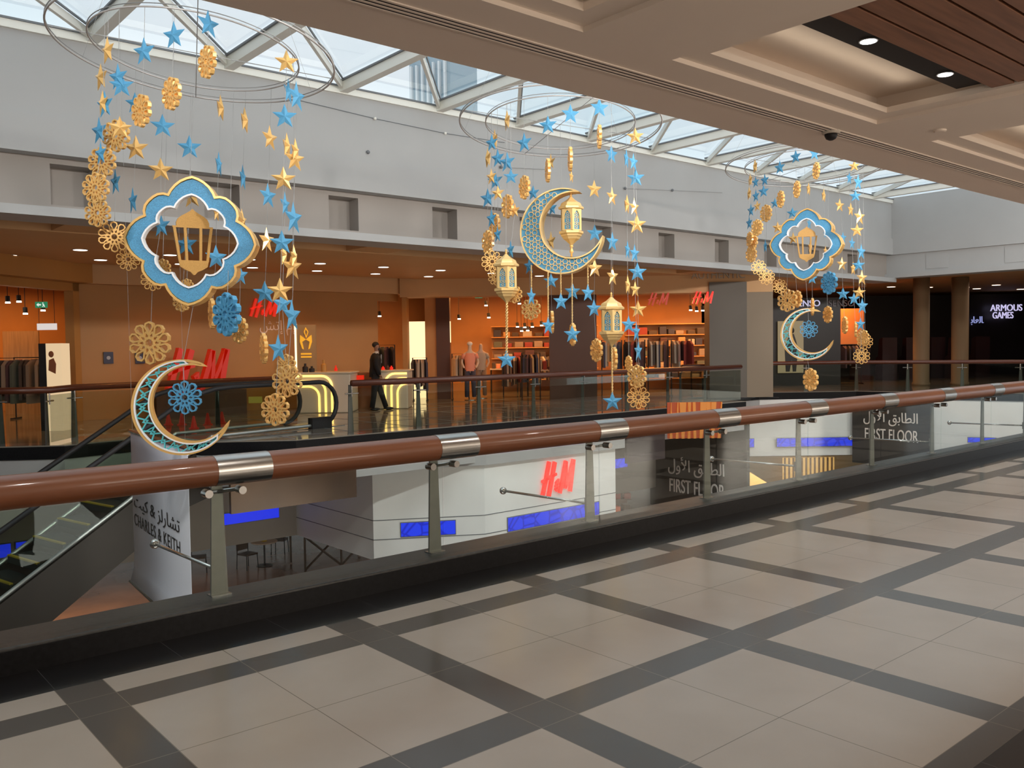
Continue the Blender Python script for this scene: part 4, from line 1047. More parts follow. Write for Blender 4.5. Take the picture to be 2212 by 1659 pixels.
# lower red H&M sign on bulkhead
q = bp(1163, 1078, 1, YW+0.03); q_ = bp(1163, 1010, 1, YW+0.03)
o = wall_sign(hm_logo(0.74, 0.06), 'red_wall_sign', 'bright red H&M sign on the white bulkhead of the lower floor', 'sign', (q.x+0.04, q.y, q.z+0.06), 0, mat('red_sign_bright', (0.8, 0.03, 0.02), 0.35, emit=(1, 0.04, 0.03), estr=0.75)); o.scale = (0.80, 1, 1)

# black hoardings with floor names
M_hoard = mat('black_hoarding', (0.030, 0.031, 0.030), 0.5, noise=0.2, nscale=3); M_let = mat('grey_letters', (0.90, 0.90, 0.88), 0.5)
def hoarding(x, y0, y1, z0, z1, label, tx, ltx):
    t = thing('floor_name_hoarding', label, 'hoarding', (x, y1, z0), 'black floor name hoardings', -PI/2)
    L = y1-y0
    MB().box((0, -0.02, 0), (L, 0.12, z1-z0)).build('board', M_hoard, t)
    (pL, pR, zb, hh) = tx
    # English line
    text_mb('FIRST FLOOR', hh, 0.02, 1.02, Matrix.Translation((pL, -0.045, zb)), 1, False, pR).build('english_lettering', M_let, t)
    text_mb(AR_ALAWAL+' '+AR_ALTABIQ, hh*0.85, 0.02, 1.0, Matrix.Translation((pL-0.05, -0.045, zb+hh*1.6)), 1, False, pR*1.02).build('arabic_lettering', M_let, t)
    return t
def y_on_x(px, x):
    d = FW+RT*((px-1106)/FPX); tt = (x-CX.x)/d.x; return CX.y+d.y*tt, tt
xh = 19.5
yL, tL = y_on_x(1405, xh); yR, tR = y_on_x(1615, xh); yT, tT = y_on_x(1448, xh)
zT = vp(1448, 1062, tT).z+3.3; yE = y_on_x(1567, xh)[0]
hoarding(xh-0.03, yR, yL, -3.3, -0.3, 'black hoarding reading FIRST FLOOR behind the third and fourth posts', (yL-yT, yT-yE, zT, 0.40), 0)
xh = 25.6
yL, tL = y_on_x(1842, xh); yR, tR = y_on_x(2012, xh); yT, tT = y_on_x(1870, xh)
zT = vp(1893, 950, y_on_x(1893, xh)[1]).z+2.3; yE = y_on_x(1985, xh)[0]
hoarding(xh, yR, yL, -2.3, -0.3, 'black hoarding reading FIRST FLOOR further right, behind the fifth and sixth posts', (yL-yT, yT-yE, zT, 0.36), 0)
# end bulkheads (white) with blue screen
Q0 = vp(1612, 900, 28.6); Q1 = vp(1842, 900, 28.6); Q2 = vp(2250, 900, 25.6)
def wall_between(name, A, B, z0, z1, mt, th=0.3):
    A = Vector((A.x, A.y, 0)); B = Vector((B.x, B.y, 0)); d = B-A
    M = Matrix.Translation(A) @ Matrix.Rotation(math.atan2(d.y, d.x), 4, 'Z')
    return struct(MB().box((0, 0, z0), (d.length, th, z1), M).build(name, mt))
wall_between('wall_end_bulkhead', Q0, Q1, -2.08, -0.24, M_bulk)
wall_between('wall_end_bulkhead_right', Vector((25.9, 8.0, 0)), Vector((27.6, 0.9, 0)), -2.4, -0.24, M_bulk)
z0, z1 = vp(1700, 965, 28.5).z, vp(1700, 947, 28.5).z
A = vp(1678, 950, 28.55); B = vp(1842, 950, 28.55); screen('blue_led_screen', 'long blue led screen behind the fourth steel post', (A.x, A.y), (B.x, B.y), z0, z1, M_led)
A = vp(1614, 950, 28.55); B = vp(1628, 950, 28.55); screen('blue_led_screen', 'tiny blue led screen right of the left black hoarding', (A.x, A.y), (B.x, B.y), z0, z1, M_led)
A = vp(2094, 950, 26.2); B = vp(2160, 950, 25.9); 
screen('blue_led_screen', 'small blue led screen low behind the seventh post', (A.x-0.1, A.y), (B.x-0.1, B.y), vp(2100, 956, 26).z, vp(2100, 946, 26).z, M_led)
A, w, h = facing_box(1329, 1368, 988, 1012, 22.5)
o = MB().box((0, 0, 0), (w*1.0, 0.05, h*.8)).build('blue_led_screen', M_led); o.location = A; o.rotation_euler = (0, 0, 0); tag(o, 'blue led screen between the white bulkhead and the left black hoarding', 'led screen', 'blue led screens')
struct(MB().box((14.6, 13.4, ZB), (19.6, 13.7, -0.8)).build('wall_bulkhead_recess', mat('recess_panel', (0.20, 0.18, 0.16), 0.6)))
# slatted yellow lit wall below the end bulkhead, and the shop below
a, w, h = facing_box(1692, 1802, 989, 1050, 30.5)
t = thing('slatted_light_wall', 'warm yellow wall of vertical slats under the far white bulkhead', 'slat wall', a, None, -YAW)
MB().box((0, 0.03, 0), (w, 0.08, h)).build('lit_back', emis('warm_back', (1.0, 0.55, 0.16), 0.7), t)
m = MB()
for k in range(12): m.box((0.03+k*w/12, 0, 0), (0.03+k*w/12+w/30, 0.03, h))
m.build('slats', mat('slat_tan', (0.45, 0.25, 0.09), 0.5), t)
panel('wall_ground_end', '', '', 1600, 2260, 986, 1200, 31.2, mat('tan_plaster', (0.42, 0.32, 0.17), 0.6), 0.2, kind='structure')
struct(bpy.data.objects['wall_ground_end'])
# orange ground-floor shop between bulkhead and hoarding
t = thing('shop_display_shelf', 'orange lit shelves of goods on the lower floor, right of the white bulkhead', 'shelf', (15.6, 15.0, -5.0), None, -0.5)
m = MB(); 
for k in range(6): m.box((0, 0, 0.3+k*0.42), (3.2, 0.4, 0.34+k*0.42))
m.box((0, 0.4, 0), (3.2, 0.45, 2.7)); m.build('shelf_frame', M_hmd, t)
R = random.Random(5)
for k in range(6):
    x = 0.05
    while x < 3.0:
        w_ = R.uniform(.08, .3); MB().box((x, 0.02, 0.34+k*0.42), (x+w_, 0.3, 0.34+k*0.42+R.uniform(.12, .33))).build('goods_box', R.choice([M_peach, MCL[5], MCL[4], M_goldp, MCL[7], M_hmd]), t); x += w_+R.uniform(.03, .2)
light('AREA', (15.8, 13.9, -2.9), 60, (1.0, 0.45, 0.15), (16.5, 15.2, -4.6), 1.2)
light('AREA', (4.5, 19, -2.95), 90, (1.0, 0.66, 0.42), (4.5, 19, -5), 3.0)
light('AREA', (26, 14, -2.95), 120, (1.0, 0.7, 0.35), (26, 16, -5), 3.0)
t = thing('orange_slat_screen', 'glowing orange slatted screen above the left black hoarding', 'light screen', vp(1443, 948, 21.6), None, -YAW)
a0 = vp(1443, 948, 21.6); b0 = vp(1558, 868, 21.6); w = (Vector((b0.x-a0.x, b0.y-a0.y))).length; h = b0.z-a0.z
MB().box((0, 0.06, 0), (w, 0.1, h)).build('glowing_back', emis('screen_orange', (1.0, 0.13, 0.01), 0.32), t)
R = random.Random(3); m = MB()
for k in range(9):
    x = w*(k+0.3)/9; m.prism([(x, 0), (x+w*0.05, 0), (x+w*0.05+R.uniform(-.06, .12), h), (x+R.uniform(-.06, .12), h)], 0.0, 0.04)
m.build('slats', mat('slat_amber', (0.5, 0.2, 0.04), 0.5, emit=(1.0, 0.26, 0.03), estr=0.22), t)
# tables, chairs and a folding frame on the lower floor
M_brown = mat('brown_steel', (0.06, 0.035, 0.02), 0.5, 0.3)
p = bp(700, 1235, 2, -5.0)
t = thing('folding_frame', 'brown cross braced steel frame standing on the lower floor', 'frame', (p.x-0.5, p.y+0.2, -5.0), None, -0.2)
m = MB()
for (a, b) in (((0, 0, 0), (0, 0, 1.2)), ((2.2, 0, 0), (2.2, 0, 1.2)), ((0, 1.6, 0), (0, 1.6, 1.2)), ((2.2, 1.6, 0), (2.2, 1.6, 1.2)), ((1.1, 0, 0), (1.1, 0, 1.2)), ((0, 0, 1.2), (2.2, 0, 1.2)), ((0, 1.6, 1.2), (2.2, 1.6, 1.2)), ((0, 0, 1.2), (0, 1.6, 1.2)), ((2.2, 0, 1.2), (2.2, 1.6, 1.2)), ((0, 0, 0.1), (1.1, 0, 1.1)), ((1.1, 0, 0.1), (0, 0, 1.1)), ((1.1, 0, 0.1), (2.2, 0, 1.1)), ((2.2, 0, 0.1), (1.1, 0, 1.1))):
    m.tube([a, b], 0.035, 6)
m.build('steel_bars', M_brown, t)
def cafe_chair(p, rz, lab):
    t = thing('cafe_chair', lab, 'chair', p, 'chairs on the lower floor', rz)
    MB().box((-0.22, -0.22, 0.43), (0.22, 0.22, 0.47)).build('seat', M_brown, t)
    MB().box((-0.22, 0.20, 0.55), (0.22, 0.23, 0.92)).build('backrest', M_brown, t)
    for sx in (-1, 1):
        for sy in (-1, 1): MB().tube([(sx*0.2, sy*0.2, 0.44 if sy < 0 else 0.9), (sx*0.22, sy*0.22, 0)], 0.016, 6).build('leg', M_dark, t)
    return t
for i, (px, py, rz) in enumerate(((535, 1228, .3), (605, 1195, 2.4), (430, 1235, 1.2))):
    p = bp(px, py, 2, -5.0); cafe_chair((p.x, p.y, -5.0), rz, ['brown chair on the lower floor, left of the table', 'brown chair on the lower floor, right of the table', 'brown chair on the lower floor beside the banner'][i])
p = bp(572, 1222, 2, -5.0)
t = thing('cafe_table', 'small pale topped table with a yellow pot on the lower floor', 'table', (p.x, p.y, -5.0))
MB().lathe([(0.38, 0.72), (0.40, 0.74), (0.40, 0.76)], 20).build('table_top', M_cream, t); MB().tube([(0, 0, 0), (0, 0, 0.72)], 0.03, 8).build('stem', M_dark, t); MB().lathe([(0.24, 0), (0.24, 0.02)], 16).build('foot', M_dark, t)
o = MB().lathe([(0.08, 0), (0.12, 0.2), (0.09, 0.26)], 12).build('yellow_pot', M_yel); o.location = (p.x, p.y, -4.24); tag(o, 'yellow pot on the small lower floor table', 'pot')

# ---- hanging white banner with shop name
M_ban = mat('white_banner_vinyl', (0.72, 0.72, 0.80), 0.6, noise=0.02, nscale=2); M_ink = mat('black_ink', (0.01, 0.01, 0.012), 0.6)
BL = vp(293, 1255, 13.0); hd = Vector((math.sin(math.radians(5.2)), math.cos(math.radians(5.2)), 0))
# right end: move along -hd until px 418
def px_of(P): d = P-CX; z = d.dot(FW); return 1106+FPX*d.dot(RT)/z, 829.5-FPX*d.dot(UP)/z
w = 0.5
while px_of(BL-hd*w)[0] < 417: w += 0.01
zt = vp(300, 966, 13.0).z
t = thing('hanging_banner', 'tall white shop banner with CHARLES & KEITH lettering hanging in the atrium', 'banner', (BL.x, BL.y, BL.z), None, math.atan2(-hd.y, -hd.x))
H = zt-BL.z+0.25
m = MB(); n = 10; vs = []; 
for j in range(n+1):
    for i in (0, 1):
        z = H*j/n; dy = -0.07*(1-min(1, j/1.5))**2; vs.append((i*w, dy, z))
m.add(vs, [(2*j, 2*j+1, 2*j+3, 2*j+2) for j in range(n)])
o = m.build('banner_sheet', M_ban, t, True); sd = o.modifiers.new('solid', 'SOLIDIFY'); sd.thickness = 0.006
MB().tube([(-0.04, -0.07, 0), (w+0.04, -0.07, 0)], 0.022, 8).build('bottom_bar', M_steel, t); MB().tube([(-0.03, 0, H), (w+0.03, 0, H)], 0.03, 8).build('top_bar', M_steel, t)
for x in (0.1, w-0.1): MB().tube([(x, 0, H), (x, 0, 7.0-BL.z)], 0.0015, 5).build('suspension_wire', M_wire, t)
zt1 = vp(300, 1128, 13.0).z-BL.z
text_mb('CHARLES & KEITH', 0.17, 0.004, 1.12, Matrix.Translation((0.04*w, -0.016, zt1)), 1, False, 0.82*w).build('english_lettering', M_ink, t)
text_mb(AR_KEITH+' & '+AR_CHARLES, 0.17, 0.004, 1.0, Matrix.Translation((0.04*w, -0.016, zt1+0.27)), 1, False, 0.82*w).build('arabic_lettering', M_ink, t)
mm = MB().ribbon([(w-0.30, 0.20), (w-0.22, 0.34), (w-0.17, 0.24), (w-0.24, 0.20), (w-0.17, 0.10)], 0.02, -0.008, -0.004, False); mm.tube([(w-0.28, -0.006, 0.08), (w-0.28, -0.006, 0.22)], 0.012, 6); mm.build('small_emblem', M_ink, t)

# ================================================================== DARK RIGHT END
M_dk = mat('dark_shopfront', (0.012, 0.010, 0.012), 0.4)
M_pill = mat('beige_pillar', (0.20, 0.13, 0.07), 0.6)
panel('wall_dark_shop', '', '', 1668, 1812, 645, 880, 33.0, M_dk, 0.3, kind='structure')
def sign_text(body, label, px, py, t_, h, mt, xs=1.0, name='shop_sign', sp=1.0):
    p = vp(px, py, t_); o = text_mb(body, h, 0.05, sp, None, xs, False).build(name, mt); o.location = p; o.rotation_euler = (0, 0, -YAW); tag(o, label, 'sign'); return o
M_sl = emis('sign_letters_white', (0.75, 0.72, 1.0), 0.75); M_sl2 = mat('sign_letters_dim', (0.18, 0.17, 0.2), 0.5); M_slg = emis('arcade_letters', (0.72, 0.66, 1.0), 0.85)
sign_text('SENSO', 'lit white SENSO sign on the dark shop beside the right mobile', 1716, 662, 32.8, 0.23, M_sl, 1.0)
sign_text('SENSO', 'dim grey ghost image of the lit SENSO sign, right of it', 1790, 662, 32.8, 0.23, M_sl2, 1.0)  # double image of the lit sign, built as dim letters
po = panel('shop_poster', 'pale lit shop poster of a figure in dark clothes behind the right crescent', 'poster', 1681, 1734, 694, 806, 32.8, emis('poster_pale', (0.45, 0.34, 0.18), 0.55), 0.06)
MB().prism([(0.28, 0.05), (0.24, 0.9), (0.34, 1.2), (0.42, 1.45), (0.58, 1.45), (0.66, 1.2), (0.74, 0.9), (0.66, 0.05), (0.54, 0.05), (0.50, 0.5), (0.42, 0.05)], -0.02, 0.0).sphere((0.50, -0.01, 1.58), 0.10, 8, (1, .2, 1.2)).build('printed_figure', M_dk, po)
panel('wall_orange_shop', '', '', 1750, 1865, 668, 745, 34.5, mat('orange_wall', (0.70, 0.25, 0.06), 0.6), 0.2, kind='structure')
pl_ = vp(1810, 660, 34.0); light('AREA', (pl_.x, pl_.y, 3.4), 90, (1, 0.40, 0.12), (pl_.x+0.4, pl_.y+0.4, 1.8), 1.4)
q = vp(1770, 760, 33.6); rack(Vector((q.x, q.y, 0.0)), 1.6, -YAW, 'rack of dark clothes in the orange lit shop at right', 12, 21, 1.5)
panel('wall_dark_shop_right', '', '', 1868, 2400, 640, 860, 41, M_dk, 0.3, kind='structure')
for i, (a, b) in enumerate(((1973, 2006), (2056, 2090))):
    p0 = vp(a, 830, 31.5); p1 = vp(b, 830, 31.5); c = (p0+p1)/2; r = (p1-p0).length/2
    o = MB().lathe([(r*1.1, 0), (r*1.1, 0.1), (r, 0.12), (r, 3.84)], 28).build('round_pillar', M_pill, None, True); o.location = (c.x, c.y, 0); tag(o, ['left of the two round beige pillars in the dark arcade', 'right of the two round beige pillars in the dark arcade'][i], 'pillar', 'round pillars')
sign_text('GAMES', 'lit violet white GAMES sign of the dark arcade', 2145, 688, 40.5, 0.30, M_slg, 0.72, 'arcade_sign')
sign_text('ARMOUS', 'lit block lettering over the games sign', 2140, 672, 40.5, 0.30, M_slg, 0.85, 'arcade_sign')
sign_text(AR_GAMES, 'lit bluish Arabic lettering left of the games sign', 2098, 698, 40.5, 0.30, emis('arcade_blue', (0.45, 0.5, 1.0), 0.6), 0.8, 'arcade_sign')
sign_text('AUTHENTIC', 'faint grey AUTHENTIC lettering on the bulkhead between the mobiles', 1494, 602, 25.6, 0.22, mat('faint_letters', (0.35, 0.30, 0.24), 0.6), 0.9, 'faint_sign')
for i in range(12):
    R = random.Random(i+50); px = 1880+i*26+R.uniform(-6, 6)
    if i % 2 == 0:
        p = vp(px, 820, 36+R.uniform(0, 3)); t = thing('arcade_machine', 'dark arcade machine in the unlit hall, %s from the left' % names[i//2], 'arcade machine', (p.x, p.y, 0), 'arcade machines', -YAW)
        MB().prism([(0, 0), (0.7, 0), (0.7, 0.9), (0.45, 1.0), (0.35, 1.7), (0, 1.75)], 0, 0.6, Matrix.Rotation(PI/2, 4, 'Z')).build('cabinet', mat('cabinet_dark_%s' % 'abcdef'[i//2], (0.03, 0.012, 0.015), 0.4), t)
        MB().box((-0.5, 0.22, 1.1), (-0.1, 0.26, 1.45)).build('screen', emis('dim_screen_%s' % 'abcdef'[i//2], (R.uniform(.05, .3), 0.05, R.uniform(.05, .35)), 0.15), t)
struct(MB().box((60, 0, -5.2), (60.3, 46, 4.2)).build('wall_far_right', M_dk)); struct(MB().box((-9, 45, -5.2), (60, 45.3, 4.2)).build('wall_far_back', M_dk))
struct(MB().box((28, 0.5, 0), (60, 0.8, 4.0)).build('wall_right_hall', M_pill))
light('AREA', (33, 9, 3.7), 25, (1.0, 0.68, 0.45), (33, 9, 0), 2.5)
light('AREA', (30, 15, 3.7), 12, (1.0, 0.6, 0.35), (30, 15, 0), 2.5)
# ================================================================== HANGING MOBILES
# shared shapes, all of unit size, facing -y
def star_mesh(name, m, depth=0.20):
    b = MB(); vs = []
    for i in range(10):
        r = 1.0 if i % 2 == 0 else 0.42; a = PI/2+i*PI/5; vs.append((r*math.cos(a), 0, r*math.sin(a)))
    vs += [(0, -depth, 0), (0, depth, 0)]
    b.add(vs, [(i, (i+1) % 10, 10) for i in range(10)]+[((i+1) % 10, i, 11) for i in range(10)])
    return b.mesh(name, m)
def rosette_mesh(name, m, w=0.074, d=0.115):
    b = MB()
    for k in range(10):
        a0 = PI/2+k*PI/5
        loop = [(0.40, 0.0), (0.56, 0.155), (0.76, 0.245), (0.90, 0.17), (0.955, 0.0), (0.90, -0.17), (0.76, -0.245), (0.56, -0.155)]
        b.ribbon([(r*math.cos(a0+t*1.02), r*math.sin(a0+t*1.02)) for r, t in loop], w, -d, d)
        b.ribbon([(0.22*math.cos(a0-PI/10), 0.22*math.sin(a0-PI/10)), (0.33*math.cos(a0), 0.33*math.sin(a0)), (0.55*math.cos(a0+PI/10), 0.55*math.sin(a0+PI/10))], w*0.75, -d*0.9, d*0.9, False)
        b.ribbon([(0.22*math.cos(a0+PI/10), 0.22*math.sin(a0+PI/10)), (0.33*math.cos(a0), 0.33*math.sin(a0)), (0.55*math.cos(a0-PI/10), 0.55*math.sin(a0-PI/10))], w*0.75, -d*0.85, d*0.85, False)
    b.ribbon([((0.24 if i % 2 else 0.19)*math.cos(i*PI/10), (0.24 if i % 2 else 0.19)*math.sin(i*PI/10)) for i in range(20)], w*0.9, -d, d)
    return b.mesh(name, m)
ME = {'g': star_mesh('gold_star', M_gold, 0.24), 'b': star_mesh('blue_star', M_blue, 0.17),
      'G': rosette_mesh('gold_rosette', M_gold), 'B': rosette_mesh('blue_rosette', M_blue)}
HALF = {'g': 0.905, 'b': 0.905, 'G': 1.0, 'B': 1.0}
KN = {'g': ('gold_star', 'golden star', 'star'), 'b': ('blue_star', 'blue star', 'star'), 'G': ('gold_rosette', 'golden rosette', 'rosette'), 'B': ('blue_rosette', 'blue rosette', 'rosette')}
ORD = ['topmost', 'second', 'third', 'fourth', 'fifth', 'sixth', 'seventh', 'eighth', 'ninth']
ORDS = ['first', 'second', 'third', 'fourth', 'fifth', 'sixth', 'seventh', 'eighth', 'ninth', 'tenth', 'eleventh', 'twelfth', 'thirteenth', 'fourteenth', 'fifteenth', 'sixteenth', 'seventeenth', 'eighteenth', 'nineteenth', 'twentieth', 'twenty first', 'twenty second', 'twenty third', 'twenty fourth', 'twenty fifth', 'twenty sixth']
def face_rot(P, yaw):
    """z rotation so that the -y face looks back along the line of sight, then turned by yaw"""
    d = P-CX; return -math.atan2(d.x, d.y)+yaw
class Mobile:
    """a double hoop, its strings, and the pieces that hang on them; sizes and places in metres"""
    def __init__(s, which, cpx, cpy, tc_, a_out, b_out, a_in, b_in, slope, scale, off, label):
        s.which = which; s.scale = scale; s.off = off; s.t0 = tc_; s.cpx = cpx; s.cpy = cpy
        s.k = FPX/tc_; s.C = vp(cpx, cpy, tc_)
        s.Ro = a_out/s.k; s.Ri = a_in/s.k; s.ain = a_in; s.bin = b_in
        # plane of the hoops: tilted a little towards the walkway
        rh = (RT+UP*(-slope)).normalized()
        el = math.asin(min(0.9, b_out/a_out))
        view = (s.C-CX).normalized()
        upv = (UP-UP.dot(rh)*rh).normalized(); fw = rh.cross(upv).normalized()
        if fw.dot(FW) < 0: fw = -fw
        fw2 = (view - rh*view.dot(rh)).normalized(); uu = rh.cross(fw2); uu = uu if uu.z > 0 else -uu
        # far rim appears above the near rim when seen from below? hoops sit above the eye: the near rim is higher in space on screen bottom
        s.e1 = rh; s.e2 = (fw2*math.cos(el) - uu*math.sin(el)*1.0).normalized()*0 + (fw2*math.cos(el)+uu*(-math.sin(el))).normalized()
        s.root = thing('mobile_hoop', label, 'hanging mobile', s.C, None)
        for R, r in ((s.Ro, 0.011), (s.Ri, 0.009)):
            n = 96
            ring = [s.e1*(R*math.cos(2*PI*i/n))+s.e2*(R*math.sin(2*PI*i/n)) for i in range(n)]
            MB().tube([p for p in ring], r, 8, closed=True).build('hoop', M_hoop, s.root, True)
            MB().tube([p+Vector((0, 0, 0.035)) for p in ring], r*0.6, 6, closed=True).build('thin_hoop', M_wire, s.root, True)
        for ang in (0.35, 0.35+PI/2):
            c, q = math.cos(ang), math.sin(ang); a = s.e1*c+s.e2*q
            MB().tube([a*(-s.Ro), a*s.Ro], 0.005, 6).build('spoke', M_wire, s.root)
        for ang in (0.8, 0.8+2*PI/3, 0.8+4*PI/3):
            a = s.e1*(s.Ro*math.cos(ang))+s.e2*(s.Ro*math.sin(ang))
            MB().tube([a, Vector((a.x*0.3, a.y*0.3, 7.1-s.C.z))], 0.0018, 5).build('suspension_wire', M_wire, s.root)
        s.items = []
    def px(s, x, y): return s.off[0]+x/s.scale, s.off[1]+y/s.scale
    def attach(s, px, side, R=None):
        """point of the hoop seen at column px, on the rim nearer the walkway ('B') or the farther rim"""
        R = R or s.Ri; sg = -1 if side == 'B' else 1
        at = lambda f: s.C+s.e1*(R*math.sin(f))+s.e2*(R*math.cos(f)*sg)
        lo, hi = -1.45, 1.45
        for _ in range(40):
            mid = (lo+hi)/2
            if px_of(at(mid))[0] < px: lo = mid
            else: hi = mid
        return at((lo+hi)/2)
    def strand(s, side, items, dt=0.0, outer=False, r=0.0026, string=True):
        """items: (kind, x, y, width, height) measured along one string"""
        y_ring = (s.cpy - (s.bin if side == 'B' else -s.bin)*0.8 - s.off[1])*s.scale
        lean = {'left': 0.03, 'middle': -0.004, 'right': -0.012}[s.which]
        x0 = s.px(items[0][1] + lean*max(0, items[0][2]-y_ring), 0)[0]
        A = s.attach(x0, side, s.Ro if outer else None); t = (A-CX).dot(FW)+dt
        P = []
        for it in items:
            kind, x, y, w, h = it; qx, qy = s.px(x, y); p = vp(qx, qy, t); size = (h/s.scale)/2*(t/FPX)/HALF[kind]
            full = 0.951/0.905 if kind in 'gb' else 1.0
            cs = min(1.0, (w/h)/full); thick = 0.24 if kind in 'gb' else 0.13
            yaw = math.acos(max(0.05, cs))
            if kind in 'GB' and cs < 0.95: # thick piece: allow for its edge
                best = (9, 0)
                for q in range(0, 90, 2):
                    a = math.radians(q); best = min(best, (abs(math.cos(a)+0.115*math.sin(a)-w/h), a))
                yaw = best[1]
            sgn = -1 if (x/s.scale+s.off[0] < s.cpx) else 1
            if kind in 'GB': sgn = -1
            dz = 0.095*size if kind in 'gb' else 0
            p = p - Vector((0, 0, dz))
            o = bpy.data.objects.new(KN[kind][0], ME[kind]); COL.objects.link(o); o.location = p
            o.rotation_euler = (0, 0, face_rot(p, sgn*yaw)); o.scale = (size, size*(1.0 if kind in 'gb' else 1.0), size)
            P.append(p); s.items.append(dict(o=o, kind=kind, px=qx, py=qy, cs=w/h, strand=id(items), x0=x0, side=side))
        if string:
            pts = [A-s.C]+[p-s.C for p in P]
            MB().tube(pts, r, 5).build('string', M_wire, s.root)
        return P, A
    def finish(s):
        ids = {}
        for it in s.items: ids.setdefault(it['strand'], []).append(it)
        order = sorted(ids.values(), key=lambda L: (L[0]['x0'], L[0]['py']))
        for si, L in enumerate(order):
            L.sort(key=lambda i: i['py'])
            for k, it in enumerate(L):
                n = KN[it['kind']]; v = ' seen edge-on' if it['cs'] < 0.5 else (' turned sideways' if it['cs'] < 0.78 else '')
                it['o']['label'] = '%s%s, %s on %s string from left, %s mobile' % (n[1], v, ORD[k], ORDS[si], s.which)
                it['o']['category'] = n[2]; it['o']['group'] = '%ss of the %s mobile' % (n[1], s.which)
# crescent helpers ---------------------------------------------------
def circum(a, b, c):
    ax, ay = a; bx, by = b; cx, cy = c; d = 2*(ax*(by-cy)+bx*(cy-ay)+cx*(ay-by))
    ux = ((ax*ax+ay*ay)*(by-cy)+(bx*bx+by*by)*(cy-ay)+(cx*cx+cy*cy)*(ay-by))/d
    uy = ((ax*ax+ay*ay)*(cx-bx)+(bx*bx+by*by)*(ax-cx)+(cx*cx+cy*cy)*(bx-ax))/d
    return ux, uy, math.hypot(ax-ux, ay-uy)
def crescent_outline(t1, t2, ip, n=56):
    """unit outer circle; tips t1 (upper) and t2 (lower right) and a point ip on the inner curve"""
    a1, a2 = math.atan2(t1[1], t1[0]), math.atan2(t2[1], t2[0])+2*PI
    O = [(math.cos(a1+(a2-a1)*i/n), math.sin(a1+(a2-a1)*i/n)) for i in range(n+1)]
    cx, cy, r = circum(O[0], O[-1], ip)
    b1 = math.atan2(O[0][1]-cy, O[0][0]-cx); b2 = math.atan2(O[-1][1]-cy, O[-1][0]-cx)
    while b2 < b1: b2 += 2*PI
    I = [(cx+r*math.cos(b1+(b2-b1)*i/n), cy+r*math.sin(b1+(b2-b1)*i/n)) for i in range(n+1)]
    return O, I
def lerp(a, b, k): return (a[0]+(b[0]-a[0])*k, a[1]+(b[1]-a[1])*k)
def open_crescent(mob, x, y, r, t1, t2, ip, yaw, A, dt, label):
    qx, qy = mob.px(x, y); t = (A-CX).dot(FW)+dt; P = vp(qx, qy, t); R = r/mob.scale*t/FPX
    root = thing('open_crescent', label, 'crescent', P, 'crescents of the mobiles', face_rot(P, yaw)); root.scale = (R, R, R)
    O, I = crescent_outline(t1, t2, ip)
    L = O+I[::-1][1:-1]
    MB().ribbon(L, 0.050, -0.10, 0.10).build('gold_rim', M_gold, root)
    n = len(O)-1
    O2 = [lerp(O[i], I[i], 0.12) for i in range(5, n-4)]; I2 = [lerp(O[i], I[i], 0.88) for i in range(5, n-4)]
    MB().ribbon(O2+I2[::-1], 0.030, -0.105, -0.02).build('white_line', M_whiteline, root)
    m = MB(); K = 13
    def at(u, v): f = 4+u*(n-8); i = min(int(f), n-1); g = f-i; o = lerp(O[i], O[i+1], g); q = lerp(I[i], I[i+1], g); return lerp(o, q, v)
    for k in range(K):
        u0, u1 = k/K, (k+1)/K; um = (u0+u1)/2
        m.ribbon([at(u0, 0.08), at(um, 0.62), at(u1, 0.08)], 0.026, -0.06, 0.02, False)
        m.ribbon([at(u0, 0.92), at(um, 0.38), at(u1, 0.92)], 0.026, -0.06, 0.02, False)
        m.ribbon([at(u0+0.012, 0.06), at(u0+0.012, 0.94)], 0.022, -0.055, 0.015, False) if k % 2 else None
        m.ribbon([at(um-0.012, 0.5), at(um, 0.36), at(um+0.012, 0.5), at(um, 0.64)], 0.02, -0.055, 0.015)
    m.build('turquoise_lattice', M_turq, root)
    return root, P, R
